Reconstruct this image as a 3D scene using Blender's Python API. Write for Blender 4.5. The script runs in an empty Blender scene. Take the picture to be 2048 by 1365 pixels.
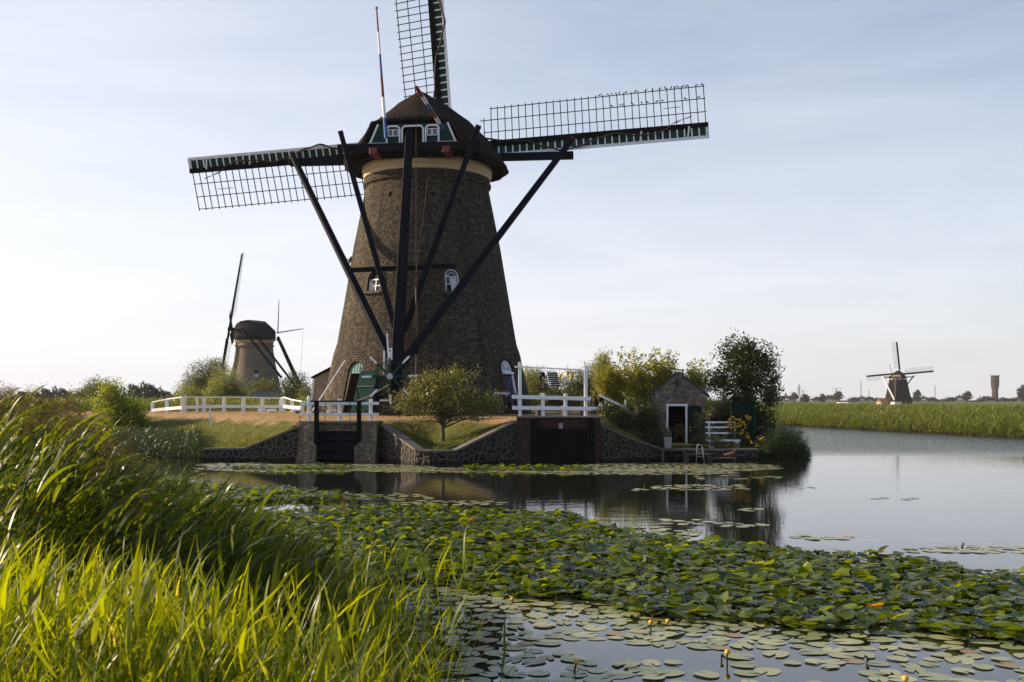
import bpy, bmesh, math, random
import numpy as np
from mathutils import Vector, Matrix, Quaternion
R = math.radians
SC = bpy.context.scene
COL = SC.collection
# ------------------------------------------------------------------ camera, sky, sun
F = 2080.0; CX = 1024.0; HY = 800.0; EYE = 2.4
cd = bpy.data.cameras.new("camera"); cam = bpy.data.objects.new("camera", cd); COL.objects.link(cam)
cd.sensor_width = 36; cd.lens = F / 2048 * 36; cd.shift_y = (HY - 682.5) / 2048
cd.clip_start = 0.1; cd.clip_end = 20000
cd.dof.use_dof = True; cd.dof.focus_distance = 46; cd.dof.aperture_fstop = 7
cam.location = (0, 0, EYE); cam.rotation_euler = (R(90), 0, 0)
SC.camera = cam
SUN_AZ, SUN_EL = R(-78), R(21)       # azimuth measured from +Y towards +X
W = bpy.data.worlds.new("World"); SC.world = W; W.use_nodes = True
nt = W.node_tree; nt.nodes.clear()
o_ = nt.nodes.new('ShaderNodeOutputWorld'); bg = nt.nodes.new('ShaderNodeBackground')
sky = nt.nodes.new('ShaderNodeTexSky'); sky.sky_type = 'NISHITA'; sky.sun_disc = False
sky.sun_elevation = SUN_EL; sky.sun_rotation = SUN_AZ; sky.altitude = 0
sky.air_density = 1.0; sky.dust_density = 1.8; sky.ozone_density = 3.5
tc = nt.nodes.new('ShaderNodeTexCoord'); mp = nt.nodes.new('ShaderNodeMapping')
mp.inputs['Scale'].default_value = (1.0, 1.0, 5.5); mp.inputs['Rotation'].default_value = (0.12, 0.1, 0.3)
nz = nt.nodes.new('ShaderNodeTexNoise'); nz.inputs['Scale'].default_value = 2.6; nz.inputs['Detail'].default_value = 7
nz.inputs['Roughness'].default_value = 0.55; nz.inputs['Distortion'].default_value = 0.6
# thin high haze: paler towards the horizon and towards the sun, with faint cirrus in it
def wm(op, x, y, z=None):
    m = nt.nodes.new('ShaderNodeMath'); m.operation = op
    for i, k in enumerate((x, y) if z is None else (x, y, z)):
        if hasattr(k, 'is_linked'): nt.links.new(k, m.inputs[i])
        else: m.inputs[i].default_value = k
    return m.outputs[0]
sx_ = nt.nodes.new('ShaderNodeSeparateXYZ'); nt.links.new(tc.outputs['Generated'], sx_.inputs[0])
toward = wm('ADD', wm('MULTIPLY', sx_.outputs[0], math.sin(SUN_AZ)), wm('MULTIPLY', sx_.outputs[1], math.cos(SUN_AZ)))
nt.links.new(tc.outputs['Generated'], mp.inputs['Vector']); nt.links.new(mp.outputs[0], nz.inputs['Vector'])
fz = wm('MULTIPLY_ADD', wm('MAXIMUM', sx_.outputs[2], 0.0), -1.15, 0.72)
fz = wm('MULTIPLY_ADD', toward, 0.30, fz); fz = wm('ADD', fz, wm('MULTIPLY', wm('SUBTRACT', nz.outputs[0], 0.5), 0.42))
fz = wm('MINIMUM', wm('MAXIMUM', fz, 0.05), 0.85)
mx = nt.nodes.new('ShaderNodeMix'); mx.data_type = 'RGBA'; mx.inputs[7].default_value = (7.25, 7.12, 7.5, 1)
nt.links.new(fz, mx.inputs[0])
nt.links.new(sky.outputs[0], mx.inputs[6]); nt.links.new(mx.outputs[2], bg.inputs[0]); nt.links.new(bg.outputs[0], o_.inputs[0])
bg.inputs[1].default_value = 0.089
sl = bpy.data.lights.new("sun", 'SUN'); sl.energy = 5.0; sl.angle = R(0.6); sl.color = (1.0, 0.80, 0.56)
so = bpy.data.objects.new("sun", sl); COL.objects.link(so)
sdir = Vector((math.sin(SUN_AZ) * math.cos(SUN_EL), math.cos(SUN_AZ) * math.cos(SUN_EL), math.sin(SUN_EL)))
so.rotation_euler = sdir.to_track_quat('Z', 'Y').to_euler(); so.location = sdir * 50
SC.view_settings.view_transform = 'Standard'; SC.view_settings.look = 'None'; SC.view_settings.gamma = 1
SC.view_settings.exposure = 0.82
SC.cycles.max_bounces = 6; SC.cycles.transparent_max_bounces = 8; SC.cycles.volume_bounces = 0
SC.cycles.use_denoising = True

# ------------------------------------------------------------------ helpers
rnd = random.Random(7); RN = np.random.default_rng(11)
def at(px, py, Y): return Vector(((px - CX) * Y / F, Y, EYE + (HY - py) * Y / F))
def wx(px, Y): return (px - CX) * Y / F
def wz(py, Y): return EYE + (HY - py) * Y / F
def onwater(px, py, z=0.0):
    Y = F * (EYE - z) / (py - HY); return Vector(((px - CX) * Y / F, Y, z))

def tag(o, label=None, cat=None, group=None, kind=None):
    if label: o['label'] = label
    if cat: o['category'] = cat
    if group: o['group'] = group
    if kind: o['kind'] = kind
    return o
def thing(name, loc, label, cat, group=None, rz=0):
    o = bpy.data.objects.new(name, None); COL.objects.link(o); o.location = loc; o.rotation_euler = (0, 0, rz)
    o.empty_display_size = 0.3
    return tag(o, label, cat, group)
def world_off(p):
    v = Vector((0, 0, 0))
    while p is not None: v += Vector(p.location); p = p.parent
    return v
def link(name, me, mat, parent=None, origin=None):
    """mesh given in world coordinates; shifted under its parent or to its own origin"""
    off = world_off(parent) if parent else (Vector(origin) if origin is not None else Vector((0, 0, 0)))
    n = len(me.vertices); a = np.empty(n * 3); me.vertices.foreach_get('co', a)
    a = (a.reshape(-1, 3) - np.array(off)).ravel(); me.vertices.foreach_set('co', a); me.update()
    ms = mat if isinstance(mat, (list, tuple)) else [mat]
    for m in ms: me.materials.append(m)
    o = bpy.data.objects.new(name, me); COL.objects.link(o)
    if parent: o.parent = parent
    elif origin is not None: o.location = origin
    return o
def frame_of(d, up=None):
    d = Vector(d).normalized()
    up = Vector(up) if up is not None else (Vector((0, 0, 1)) if abs(d.z) < 0.9 else Vector((0, 1, 0)))
    s = d.cross(up).normalized(); return d, s, s.cross(d).normalized()
class MB:
    def __init__(s): s.v = []; s.f = []; s.mi = []; s.cur = 0
    def add(s, vs, fs):
        b = len(s.v); s.v += [tuple(v) for v in vs]
        for f in fs: s.f.append(tuple(b + i for i in f)); s.mi.append(s.cur)
        return s
    def hexa(s, q):  # 8 points: bottom loop, top loop
        return s.add(q, [(3, 2, 1, 0), (4, 5, 6, 7), (0, 1, 5, 4), (1, 2, 6, 5), (2, 3, 7, 6), (3, 0, 4, 7)])
    def box(s, c, d, rz=0):
        c = Vector(c); x, y, z = [k / 2 for k in d]; m = Matrix.Rotation(rz, 3, 'Z')
        return s.hexa([c + m @ Vector(p) for p in ((-x, -y, -z), (x, -y, -z), (x, y, -z), (-x, y, -z), (-x, -y, z), (x, -y, z), (x, y, z), (-x, y, z))])
    def bx(s, x0, x1, y0, y1, z0, z1): return s.box(((x0 + x1) / 2, (y0 + y1) / 2, (z0 + z1) / 2), (abs(x1 - x0), abs(y1 - y0), abs(z1 - z0)))
    def beam(s, p0, p1, w, h, up=None, w1=None, h1=None):
        p0 = Vector(p0); p1 = Vector(p1); d, a, b = frame_of(p1 - p0, up)
        w1 = w if w1 is None else w1; h1 = h if h1 is None else h1
        q = []
        for p, ww, hh in ((p0, w, h), (p1, w1, h1)):
            q += [p - a * ww / 2 - b * hh / 2, p + a * ww / 2 - b * hh / 2, p + a * ww / 2 + b * hh / 2, p - a * ww / 2 + b * hh / 2]
        return s.hexa(q)
    def tube(s, pts, r, n=6, cap=True):
        pts = [Vector(p) for p in pts]; m = len(pts)
        rs = r if isinstance(r, (list, tuple)) else [r] * m
        vs = []; fs = []
        for i, p in enumerate(pts):
            d = (pts[min(i + 1, m - 1)] - pts[max(i - 1, 0)])
            if d.length < 1e-6: d = Vector((0, 0, 1))
            _, a, b = frame_of(d)
            for k in range(n):
                t = 2 * math.pi * k / n; vs.append(p + (a * math.cos(t) + b * math.sin(t)) * rs[i])
        for i in range(m - 1):
            for k in range(n):
                k2 = (k + 1) % n; fs.append((i * n + k, i * n + k2, (i + 1) * n + k2, (i + 1) * n + k))
        if cap: fs.append(tuple(range(n - 1, -1, -1))); fs.append(tuple((m - 1) * n + k for k in range(n)))
        return s.add(vs, fs)
    def lathe(s, c, prof, n=32, caps=True):
        c = Vector(c); vs = []; fs = []; m = len(prof)
        for r, z in prof:
            for k in range(n):
                t = 2 * math.pi * k / n; vs.append(c + Vector((math.cos(t) * r, math.sin(t) * r, z)))
        for i in range(m - 1):
            for k in range(n):
                k2 = (k + 1) % n; fs.append((i * n + k, i * n + k2, (i + 1) * n + k2, (i + 1) * n + k))
        if caps: fs.append(tuple(range(n - 1, -1, -1))); fs.append(tuple((m - 1) * n + k for k in range(n)))
        return s.add(vs, fs)
    def prism(s, pts, dvec):
        """flat outline (list of Vectors, in order) extruded by dvec"""
        n = len(pts); d = Vector(dvec); vs = [Vector(p) for p in pts] + [Vector(p) + d for p in pts]
        fs = [tuple(range(n - 1, -1, -1)), tuple(range(n, 2 * n))] + [(i, (i + 1) % n, n + (i + 1) % n, n + i) for i in range(n)]
        return s.add(vs, fs)
    def mesh(s, name):
        me = bpy.data.meshes.new(name); me.from_pydata(s.v, [], s.f)
        me.polygons.foreach_set('material_index', s.mi)
        uv = me.uv_layers.new(name='UVMap').data
        for p in me.polygons:
            n = p.normal
            if abs(n.z) < 0.75:
                t = Vector((-n.y, n.x, 0)).normalized()
                if abs(n.x) < abs(n.y) and t.x < 0 or abs(n.x) >= abs(n.y) and t.y < 0: t = -t
                for li in p.loop_indices:
                    c = me.vertices[me.loops[li].vertex_index].co; uv[li].uv = (c.dot(t), c.z)
            else:
                for li in p.loop_indices:
                    c = me.vertices[me.loops[li].vertex_index].co; uv[li].uv = (c.x, c.y)
        return me
    def build(s, name, mat, parent=None, origin=None, smooth=False, bevel=0):
        me = s.mesh(name)
        bm = bmesh.new(); bm.from_mesh(me); bmesh.ops.recalc_face_normals(bm, faces=bm.faces)
        if bevel: bmesh.ops.bevel(bm, geom=[e for e in bm.edges if len(e.link_faces) == 2 and e.calc_face_angle(0) > 0.6], offset=bevel, segments=1, affect='EDGES', clamp_overlap=True)
        bm.to_mesh(me); bm.free()
        if smooth: me.polygons.foreach_set('use_smooth', [True] * len(me.polygons))
        return link(name, me, mat, parent, origin)
def np_quads(name, V, mat, parent=None, origin=None, tint=None, mi=None, smooth=False):
    """V: (N,k,3) faces of k corners, each face own vertices"""
    N, k = V.shape[:2]
    me = bpy.data.meshes.new(name)
    me.vertices.add(N * k); me.vertices.foreach_set('co', V.reshape(-1).astype(np.float32))
    me.loops.add(N * k); me.loops.foreach_set('vertex_index', np.arange(N * k, dtype=np.int32))
    me.polygons.add(N); me.polygons.foreach_set('loop_start', np.arange(0, N * k, k, dtype=np.int32))
    if mi is not None: me.polygons.foreach_set('material_index', mi.astype(np.int32))
    me.update(calc_edges=True)
    if tint is not None:
        at_ = me.attributes.new('tint', 'FLOAT', 'POINT'); at_.data.foreach_set('value', np.repeat(tint, k).astype(np.float32))
    return link(name, me, mat, parent, origin)
def np_mesh(name, V, Fq, mat, parent=None, origin=None, tint=None):
    """V (M,3), Fq (N,k) indices"""
    N, k = Fq.shape; me = bpy.data.meshes.new(name)
    me.vertices.add(len(V)); me.vertices.foreach_set('co', V.reshape(-1).astype(np.float32))
    me.loops.add(N * k); me.loops.foreach_set('vertex_index', Fq.reshape(-1).astype(np.int32))
    me.polygons.add(N); me.polygons.foreach_set('loop_start', np.arange(0, N * k, k, dtype=np.int32))
    me.update(calc_edges=True)
    me.polygons.foreach_set('use_smooth', np.ones(N, dtype=bool))
    if tint is not None:
        at_ = me.attributes.new('tint', 'FLOAT', 'POINT'); at_.data.foreach_set('value', tint.astype(np.float32))
    return link(name, me, mat, parent, origin)
def copy_tree(o, parent=None):
    c = o.copy(); COL.objects.link(c)
    if parent: c.parent = parent
    for ch in o.children: copy_tree(ch, c)
    return c

# ------------------------------------------------------------------ materials
class NT:
    def __init__(s, name):
        s.m = bpy.data.materials.new(name); s.m.use_nodes = True; s.t = s.m.node_tree; s.t.nodes.clear()
        s.out = s.n('ShaderNodeOutputMaterial'); s.p = s.n('ShaderNodeBsdfPrincipled'); s.l(s.p.outputs[0], s.out.inputs[0])
    def n(s, k, **kw):
        nd = s.t.nodes.new(k)
        for a, b in kw.items():
            if a.startswith('i_'):
                key = a[2:].replace('_', ' ')
                nd.inputs[int(key) if key.isdigit() else key].default_value = b
            else: setattr(nd, a, b)
        return nd
    def l(s, a, b): s.t.links.new(a, b)
    def noise(s, scale, detail=4, rough=0.6, vec=None, dist=0.0):
        k = s.n('ShaderNodeTexNoise'); k.inputs['Scale'].default_value = scale; k.inputs['Detail'].default_value = detail
        k.inputs['Roughness'].default_value = rough; k.inputs['Distortion'].default_value = dist
        if vec is not None: s.l(vec, k.inputs['Vector'])
        return k.outputs[0]
    def coord(s, scale=(1, 1, 1), kind='Object'):
        c = s.n('ShaderNodeTexCoord'); m = s.n('ShaderNodeMapping'); m.inputs['Scale'].default_value = scale
        s.l(c.outputs[kind], m.inputs['Vector']); return m.outputs[0]
    def ramp(s, fac, stops):
        r = s.n('ShaderNodeValToRGB'); e = r.color_ramp.elements
        while len(e) < len(stops): e.new(0.5)
        for k, (p, c) in enumerate(stops):
            e[k].position = p; e[k].color = (*c, 1) if not isinstance(c, (int, float)) else (c, c, c, 1)
        s.l(fac, r.inputs[0]); return r.outputs[0]
    def mix(s, fac, a, b, blend='MIX'):
        m = s.n('ShaderNodeMix', data_type='RGBA', blend_type=blend)
        for x, i in ((fac, 0), (a, 6), (b, 7)):
            if hasattr(x, 'is_linked'): s.l(x, m.inputs[i])
            else: m.inputs[i].default_value = x if i == 0 else ((*x, 1) if len(x) == 3 else x)
        return m.outputs[2]
    def math(s, op, a, b=0.0, c=None):
        m = s.n('ShaderNodeMath', operation=op)
        for i, x in enumerate((a, b) if c is None else (a, b, c)):
            if hasattr(x, 'is_linked'): s.l(x, m.inputs[i])
            else: m.inputs[i].default_value = x
        return m.outputs[0]
    def bump(s, h, strength=0.4, dist=0.05):
        b = s.n('ShaderNodeBump'); b.inputs['Strength'].default_value = strength; b.inputs['Distance'].default_value = dist
        s.l(h, b.inputs['Height']); s.l(b.outputs[0], s.p.inputs['Normal']); return b.outputs[0]
    def fin(s, color=None, rough=0.6, spec=0.4, metal=0.0):
        if color is not None:
            if hasattr(color, 'is_linked'): s.l(color, s.p.inputs['Base Color'])
            else: s.p.inputs['Base Color'].default_value = (*color, 1)
        if hasattr(rough, 'is_linked'): s.l(rough, s.p.inputs['Roughness'])
        else: s.p.inputs['Roughness'].default_value = rough
        s.p.inputs['Specular IOR Level'].default_value = spec; s.p.inputs['Metallic'].default_value = metal
        return s.m
def paint(name, c, rough=0.45, var=0.25, scale=3.0, bump=0.15, grain=(1, 1, 1), spec=0.4):
    t = NT(name); v = t.coord(grain); n1 = t.noise(scale, 5, 0.65, v); n2 = t.noise(scale * 9, 3, 0.6, v)
    d = tuple(k * (1 - var) for k in c); col = t.mix(t.ramp(n1, [(0.35, 0.0), (0.65, 1.0)]), d, c)
    col = t.mix(t.math('MULTIPLY', t.ramp(n2, [(0.55, 0.0), (0.75, 1.0)]), 0.35), col, tuple(k * (1 - 1.6 * var) for k in c))
    t.bump(n2, bump, 0.01); return t.fin(col, rough, spec)
M = {}
M['navy'] = paint('navy_wood', (0.006, 0.007, 0.013), 0.6, 0.3, 2.0, 0.2, (1, 1, 1), 0.08)
M['black'] = paint('black_wood', (0.005, 0.005, 0.006), 0.6, 0.3, 2.0, spec=0.07)
M['white'] = paint('white_paint', (0.80, 0.81, 0.83), 0.4, 0.12, 1.5, 0.08)
M['green'] = paint('green_paint', (0.016, 0.055, 0.041), 0.6, 0.3, 2.5, spec=0.12)
M['dkgreen'] = paint('dark_green_paint', (0.006, 0.022, 0.014), 0.7, 0.3, 2.5, spec=0.08)
M['lath'] = paint('lath_green', (0.007, 0.02, 0.013), 0.7, 0.3, spec=0.08)
M['doorgreen'] = paint('door_green', (0.011, 0.038, 0.036), 0.9, 0.3, 2.0, spec=0.02)
M['teal'] = paint('pale_teal_paint', (0.20, 0.32, 0.29), 0.9, 0.2, 3.0, spec=0.02)
M['cream'] = paint('cream_paint', (0.60, 0.44, 0.24), 0.45, 0.2, 0.9, 0.08)
M['red'] = paint('red_paint', (0.18, 0.018, 0.018), 0.5)
M['blue'] = paint('blue_paint', (0.02, 0.12, 0.34), 0.45)
M['steel'] = paint('galvanised_steel', (0.3, 0.32, 0.34), 0.3, 0.2)
M['rope'] = paint('rope_fibre', (0.16, 0.10, 0.06), 0.9, 0.3, 20)
M['cloth_roll'] = paint('sailcloth', (0.05, 0.032, 0.022), 0.8, 0.4, 5)
M['concrete'] = paint('coping_concrete', (0.17, 0.145, 0.12), 0.85, 0.45, 1.6, 0.4)
M['wood'] = paint('weathered_wood', (0.09, 0.075, 0.06), 0.8, 0.4, 3, 0.4, (1, 1, 6))
M['tile'] = paint('roof_tile_dark', (0.02, 0.02, 0.024), 0.5, 0.3, 2.0)
M['redtile'] = paint('roof_tile_red', (0.22, 0.07, 0.04), 0.7, 0.3, 1.0)
M['terracotta'] = paint('terracotta', (0.35, 0.12, 0.06), 0.7)
M['bark'] = paint('bark', (0.11, 0.085, 0.065), 0.9, 0.5, 6, 0.8, (1, 1, 0.3))
M['bird'] = paint('bird_plumage', (0.015, 0.013, 0.014), 0.5)
M['dark'] = paint('painted_interior_shade', (0.003, 0.003, 0.003), 0.9, 0.2, spec=0.05)  # near-black colour standing in for the shade inside openings
M['brown'] = paint('brown_plaster', (0.10, 0.07, 0.05), 0.9, 0.3)
M['plaster'] = paint('window_surround', (0.085, 0.065, 0.05), 0.9, 0.35, 4)
M['curtain'] = paint('curtain_cloth', (0.10, 0.11, 0.17), 0.85, 0.3, 4)
M['yellowcloth'] = paint('yellow_cloth', (0.62, 0.46, 0.03), 0.8, 0.2)
M['shadeyellow'] = paint('yellow_cloth_painted_shade', (0.10, 0.07, 0.012), 0.9, 0.3)  # yellow cloth with the dimness of the hut doorway put into its colour
M['navycloth'] = paint('dark_cloth', (0.02, 0.016, 0.035), 0.85, 0.3)
M['planter'] = paint('old_white_planter', (0.42, 0.42, 0.40), 0.7, 0.45, 6)
M['duck'] = paint('duck_plumage', (0.16, 0.095, 0.055), 0.7, 0.5, 25)
t = NT('glass'); t.fin((0.02, 0.025, 0.03), 0.04, 0.8); M['glass'] = t.m
t = NT('pale_glass'); n1 = t.noise(3, 2, 0.5, t.coord()); t.fin(t.mix(n1, (0.22, 0.27, 0.27), (0.33, 0.38, 0.38)), 0.12, 0.7); M['paleglass'] = t.m
t = NT('striped_knit'); v = t.coord(); s_ = t.n('ShaderNodeSeparateXYZ'); t.l(v, s_.inputs[0])
t.fin(t.mix(t.math('GREATER_THAN', t.math('FRACT', t.math('MULTIPLY', s_.outputs[2], 12.5)), 0.66), (0.014, 0.014, 0.028), (0.55, 0.55, 0.55)), 0.9, 0.2); M['stripes'] = t.m

def brick_mat(name, c1, c2, c3, mortar, vec_kind, bw=0.26, rh=0.09, Rm=4.2, mott=1.0, msize=0.012):
    t = NT(name)
    if vec_kind == 'cyl':
        tcn = t.n('ShaderNodeTexCoord'); s_ = t.n('ShaderNodeSeparateXYZ'); t.l(tcn.outputs['Object'], s_.inputs[0])
        ang = t.math('ARCTAN2', s_.outputs[1], s_.outputs[0]); cb = t.n('ShaderNodeCombineXYZ')
        t.l(t.math('MULTIPLY', ang, Rm), cb.inputs[0]); t.l(s_.outputs[2], cb.inputs[1]); v = cb.outputs[0]
    else: v = t.coord((1, 1, 1), 'UV')
    b = t.n('ShaderNodeTexBrick'); t.l(v, b.inputs['Vector'])
    b.inputs['Scale'].default_value = 1; b.inputs['Brick Width'].default_value = bw; b.inputs['Row Height'].default_value = rh
    b.inputs['Mortar Size'].default_value = msize; b.inputs['Mortar Smooth'].default_value = 0.4; b.inputs['Bias'].default_value = -0.1
    b.inputs['Color1'].default_value = (*c1, 1); b.inputs['Color2'].default_value = (*c2, 1); b.inputs['Mortar'].default_value = (*mortar, 1)
    big = t.noise(0.45, 5, 0.6, v, 0.5); mid = t.noise(5.0, 4, 0.7, v)
    # brick sized speckle: rows stretched in x
    m2 = t.n('ShaderNodeMapping'); m2.inputs['Scale'].default_value = (1 / bw, 1 / rh, 1); t.l(v, m2.inputs[0])
    sp = t.noise(1.1, 2, 0.7, m2.outputs[0])
    col = t.mix(t.math('MULTIPLY', t.ramp(mid, [(0.44, 0.0), (0.56, 1.0)]), 0.75 * mott), b.outputs[0], c3)
    col = t.mix(t.math('MULTIPLY', t.ramp(big, [(0.35, 0.0), (0.65, 1.0)]), 0.45 * mott), col, tuple(k * 0.5 for k in c1))
    col = t.mix(t.math('MULTIPLY', t.ramp(sp, [(0.58, 0.0), (0.68, 1.0)]), 0.75 * mott), col, tuple(min(1, k * 2.4) for k in c2))
    m3_ = t.n('ShaderNodeMapping'); m3_.inputs['Scale'].default_value = (1.6, 0.16, 1); t.l(v, m3_.inputs[0])
    stk = t.noise(1.0, 5, 0.65, m3_.outputs[0], 0.3)
    col = t.mix(t.math('MULTIPLY', t.ramp(stk, [(0.47, 0.0), (0.66, 1.0)]), 0.55 * mott), col, tuple(k * 0.22 for k in c1))
    pat = t.noise(0.8, 4, 0.7, v, 1.0)
    col = t.mix(t.math('MULTIPLY', t.math('MULTIPLY', t.ramp(pat, [(0.56, 0.0), (0.68, 1.0)]), t.ramp(sp, [(0.42, 0.0), (0.6, 1.0)])), 0.55 * mott), col, tuple(min(1, k * 1.9) for k in c1))
    h = t.math('ADD', t.math('MULTIPLY', b.outputs[1], -1.0), t.math('MULTIPLY', sp, 1.3))
    t.bump(h, 0.9, 0.035); M[name] = t.fin(col, 0.95, 0.08)
brick_mat('brick_mill', (0.108, 0.085, 0.060), (0.036, 0.030, 0.023), (0.012, 0.011, 0.010), (0.19, 0.165, 0.13), 'cyl', 0.30, 0.115, msize=0.018)
brick_mat('brick_annex', (0.58, 0.46, 0.35), (0.44, 0.34, 0.26), (0.34, 0.26, 0.2), (0.13, 0.1, 0.08), 'uv', 0.2, 0.09, mott=0.15)
brick_mat('brick_house', (0.29, 0.235, 0.18), (0.13, 0.105, 0.08), (0.06, 0.05, 0.04), (0.30, 0.26, 0.21), 'uv', 0.26, 0.10)
brick_mat('brick_pier', (0.33, 0.27, 0.19), (0.26, 0.215, 0.15), (0.06, 0.055, 0.04), (0.15, 0.13, 0.1), 'uv', 0.24, 0.08)
brick_mat('brick_dark', (0.085, 0.045, 0.033), (0.06, 0.035, 0.028), (0.035, 0.025, 0.022), (0.10, 0.08, 0.07), 'uv', 0.22, 0.08)
# thatch
t = NT('thatch'); v = t.coord((1, 1, 0.35)); n1 = t.noise(1.3, 6, 0.7, v); n2 = t.noise(16, 5, 0.75, v); n3 = t.noise(0.5, 3, 0.6, t.coord())
col = t.mix(t.ramp(n1, [(0.3, 0.0), (0.7, 1.0)]), (0.009, 0.008, 0.007), (0.028, 0.022, 0.018))
col = t.mix(t.ramp(n2, [(0.5, 0.0), (0.7, 1.0)]), col, (0.10, 0.075, 0.052))
t.bump(n2, 1.0, 0.09); M['thatch'] = t.fin(col, 0.95, 0.06)
t = NT('dark_thatch'); n2 = t.noise(8, 5, 0.75, t.coord((1, 1, 0.3)))
t.bump(n2, 0.8, 0.08); M['darkthatch'] = t.fin(t.mix(n2, (0.010, 0.009, 0.009), (0.026, 0.021, 0.019)), 0.95, 0.15)
t = NT('render_grey'); n1 = t.noise(0.35, 5, 0.65, t.coord()); n2 = t.noise(7, 4, 0.6, t.coord()); t.bump(n2, 0.3, 0.03)
M['render'] = t.fin(t.mix(t.ramp(n1, [(0.3, 0.0), (0.7, 1.0)]), (0.13, 0.10, 0.075), (0.21, 0.165, 0.12)), 0.85, 0.25)
# basalt rubble wall
t = NT('basalt_rubble'); v = t.coord((1, 1, 1), 'UV'); wob = t.n('ShaderNodeTexNoise'); wob.inputs['Scale'].default_value = 4
t.l(v, wob.inputs['Vector']); vm = t.n('ShaderNodeVectorMath', operation='SCALE'); t.l(wob.outputs['Color'], vm.inputs[0]); vm.inputs[3].default_value = 0.13
va = t.n('ShaderNodeVectorMath', operation='ADD'); t.l(v, va.inputs[0]); t.l(vm.outputs[0], va.inputs[1])
vo = t.n('ShaderNodeTexVoronoi', feature='DISTANCE_TO_EDGE', voronoi_dimensions='2D'); vo.inputs['Scale'].default_value = 4.4; t.l(va.outputs[0], vo.inputs['Vector'])
vc = t.n('ShaderNodeTexVoronoi', feature='F1', voronoi_dimensions='2D'); vc.inputs['Scale'].default_value = 4.4; t.l(va.outputs[0], vc.inputs['Vector'])
st = t.ramp(vo.outputs[0], [(0.085, 0.0), (0.16, 1.0)]); fine = t.noise(25, 4, 0.7, v)
hs = t.n('ShaderNodeSeparateColor'); t.l(vc.outputs['Color'], hs.inputs[0])
stone = t.mix(hs.outputs[0], (0.006, 0.006, 0.008), (0.035, 0.031, 0.027)); stone = t.mix(t.math('MULTIPLY', t.ramp(fine, [(0.5, 0.0), (0.75, 1.0)]), 0.4), stone, (0.10, 0.09, 0.075))
mort = t.mix(t.noise(3, 4, 0.7, v), (0.06, 0.05, 0.038), (0.15, 0.125, 0.095))
col = t.mix(st, mort, stone)
col = t.mix(t.math('MULTIPLY', t.ramp(t.noise(1.1, 4, 0.7, v), [(0.5, 0.0), (0.7, 1.0)]), 0.45), col, (0.035, 0.042, 0.016))
uvs = t.n('ShaderNodeSeparateXYZ'); t.l(v, uvs.inputs[0]); tide = t.math('ADD', uvs.outputs[1], t.math('MULTIPLY', t.noise(2.5, 3, 0.6, v), 0.16))
col = t.mix(t.ramp(tide, [(0.14, 0.85), (0.24, 0.0)]), col, (0.008, 0.008, 0.006)); h = t.math('ADD', t.ramp(vo.outputs[0], [(0.03, 0.0), (0.28, 1.0)]), t.math('MULTIPLY', fine, 0.15))
t.bump(h, 0.9, 0.09); M['basalt'] = t.fin(col, 0.75, 0.2)
# leaves: two-sided, some light passes through
def leaf_mat(name, a, b, trans, tcol=None, rough=0.45, spec=0.4, dead=None):
    t = NT(name); at_ = t.n('ShaderNodeAttribute'); at_.attribute_name = 'tint'
    col = t.mix(at_.outputs['Fac'], a, b)
    if dead: col = t.mix(t.ramp(at_.outputs['Fac'], [(0.93, 0.0), (0.95, 1.0)]), col, dead)
    t.fin(col, rough, spec)
    tr = t.n('ShaderNodeBsdfTranslucent'); k = tcol or (1.6, 1.5, 0.5)
    tc_ = t.mix(1.0, col, k, 'MULTIPLY'); t.l(tc_, tr.inputs[0])
    ms = t.n('ShaderNodeMixShader'); ms.inputs[0].default_value = trans
    t.l(t.p.outputs[0], ms.inputs[1]); t.l(tr.outputs[0], ms.inputs[2]); t.l(ms.outputs[0], t.out.inputs[0]); M[name] = t.m
leaf_mat('leaf_apple', (0.06, 0.07, 0.018), (0.22, 0.22, 0.07), 0.4, rough=0.38)
leaf_mat('leaf_willow', (0.10, 0.13, 0.04), (0.30, 0.31, 0.14), 0.4, rough=0.5)
leaf_mat('leaf_olive', (0.045, 0.06, 0.02), (0.16, 0.17, 0.06), 0.36, rough=0.5)
leaf_mat('leaf_yellow', (0.09, 0.11, 0.015), (0.40, 0.37, 0.04), 0.45, rough=0.45)
leaf_mat('leaf_dark', (0.014, 0.024, 0.008), (0.085, 0.10, 0.028), 0.32, rough=0.4)
leaf_mat('leaf_lime', (0.06, 0.09, 0.012), (0.34, 0.40, 0.05), 0.48, rough=0.45)
leaf_mat('leaf_far', (0.022, 0.035, 0.018), (0.05, 0.065, 0.03), 0.15, rough=0.7, spec=0.1)
leaf_mat('reed_bright', (0.035, 0.06, 0.003), (0.27, 0.32, 0.008), 0.6, (1.7, 1.5, 0.2), 0.4, dead=(0.42, 0.36, 0.18))
leaf_mat('reed_mid', (0.010, 0.022, 0.012), (0.17, 0.21, 0.018), 0.5, (1.9, 1.75, 0.25), 0.33, 0.4, dead=(0.38, 0.33, 0.2))
leaf_mat('reed_far', (0.045, 0.075, 0.012), (0.19, 0.21, 0.03), 0.40, (1.5, 1.4, 0.4), 0.5, dead=(0.32, 0.22, 0.09))
leaf_mat('reed_dark', (0.02, 0.04, 0.014), (0.055, 0.085, 0.025), 0.3, rough=0.4)
leaf_mat('grass_blade', (0.07, 0.10, 0.012), (0.17, 0.18, 0.03), 0.4, rough=0.5, dead=(0.33, 0.2, 0.08))
leaf_mat('plume', (0.09, 0.062, 0.03), (0.19, 0.13, 0.065), 0.3, (1.1, 1.0, 0.7), 0.9, 0.05)
leaf_mat('lily_raised', (0.010, 0.030, 0.003), (0.19, 0.25, 0.011), 0.48, (2.2, 1.9, 0.2), 0.22, 0.85, dead=(0.30, 0.16, 0.03))
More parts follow.
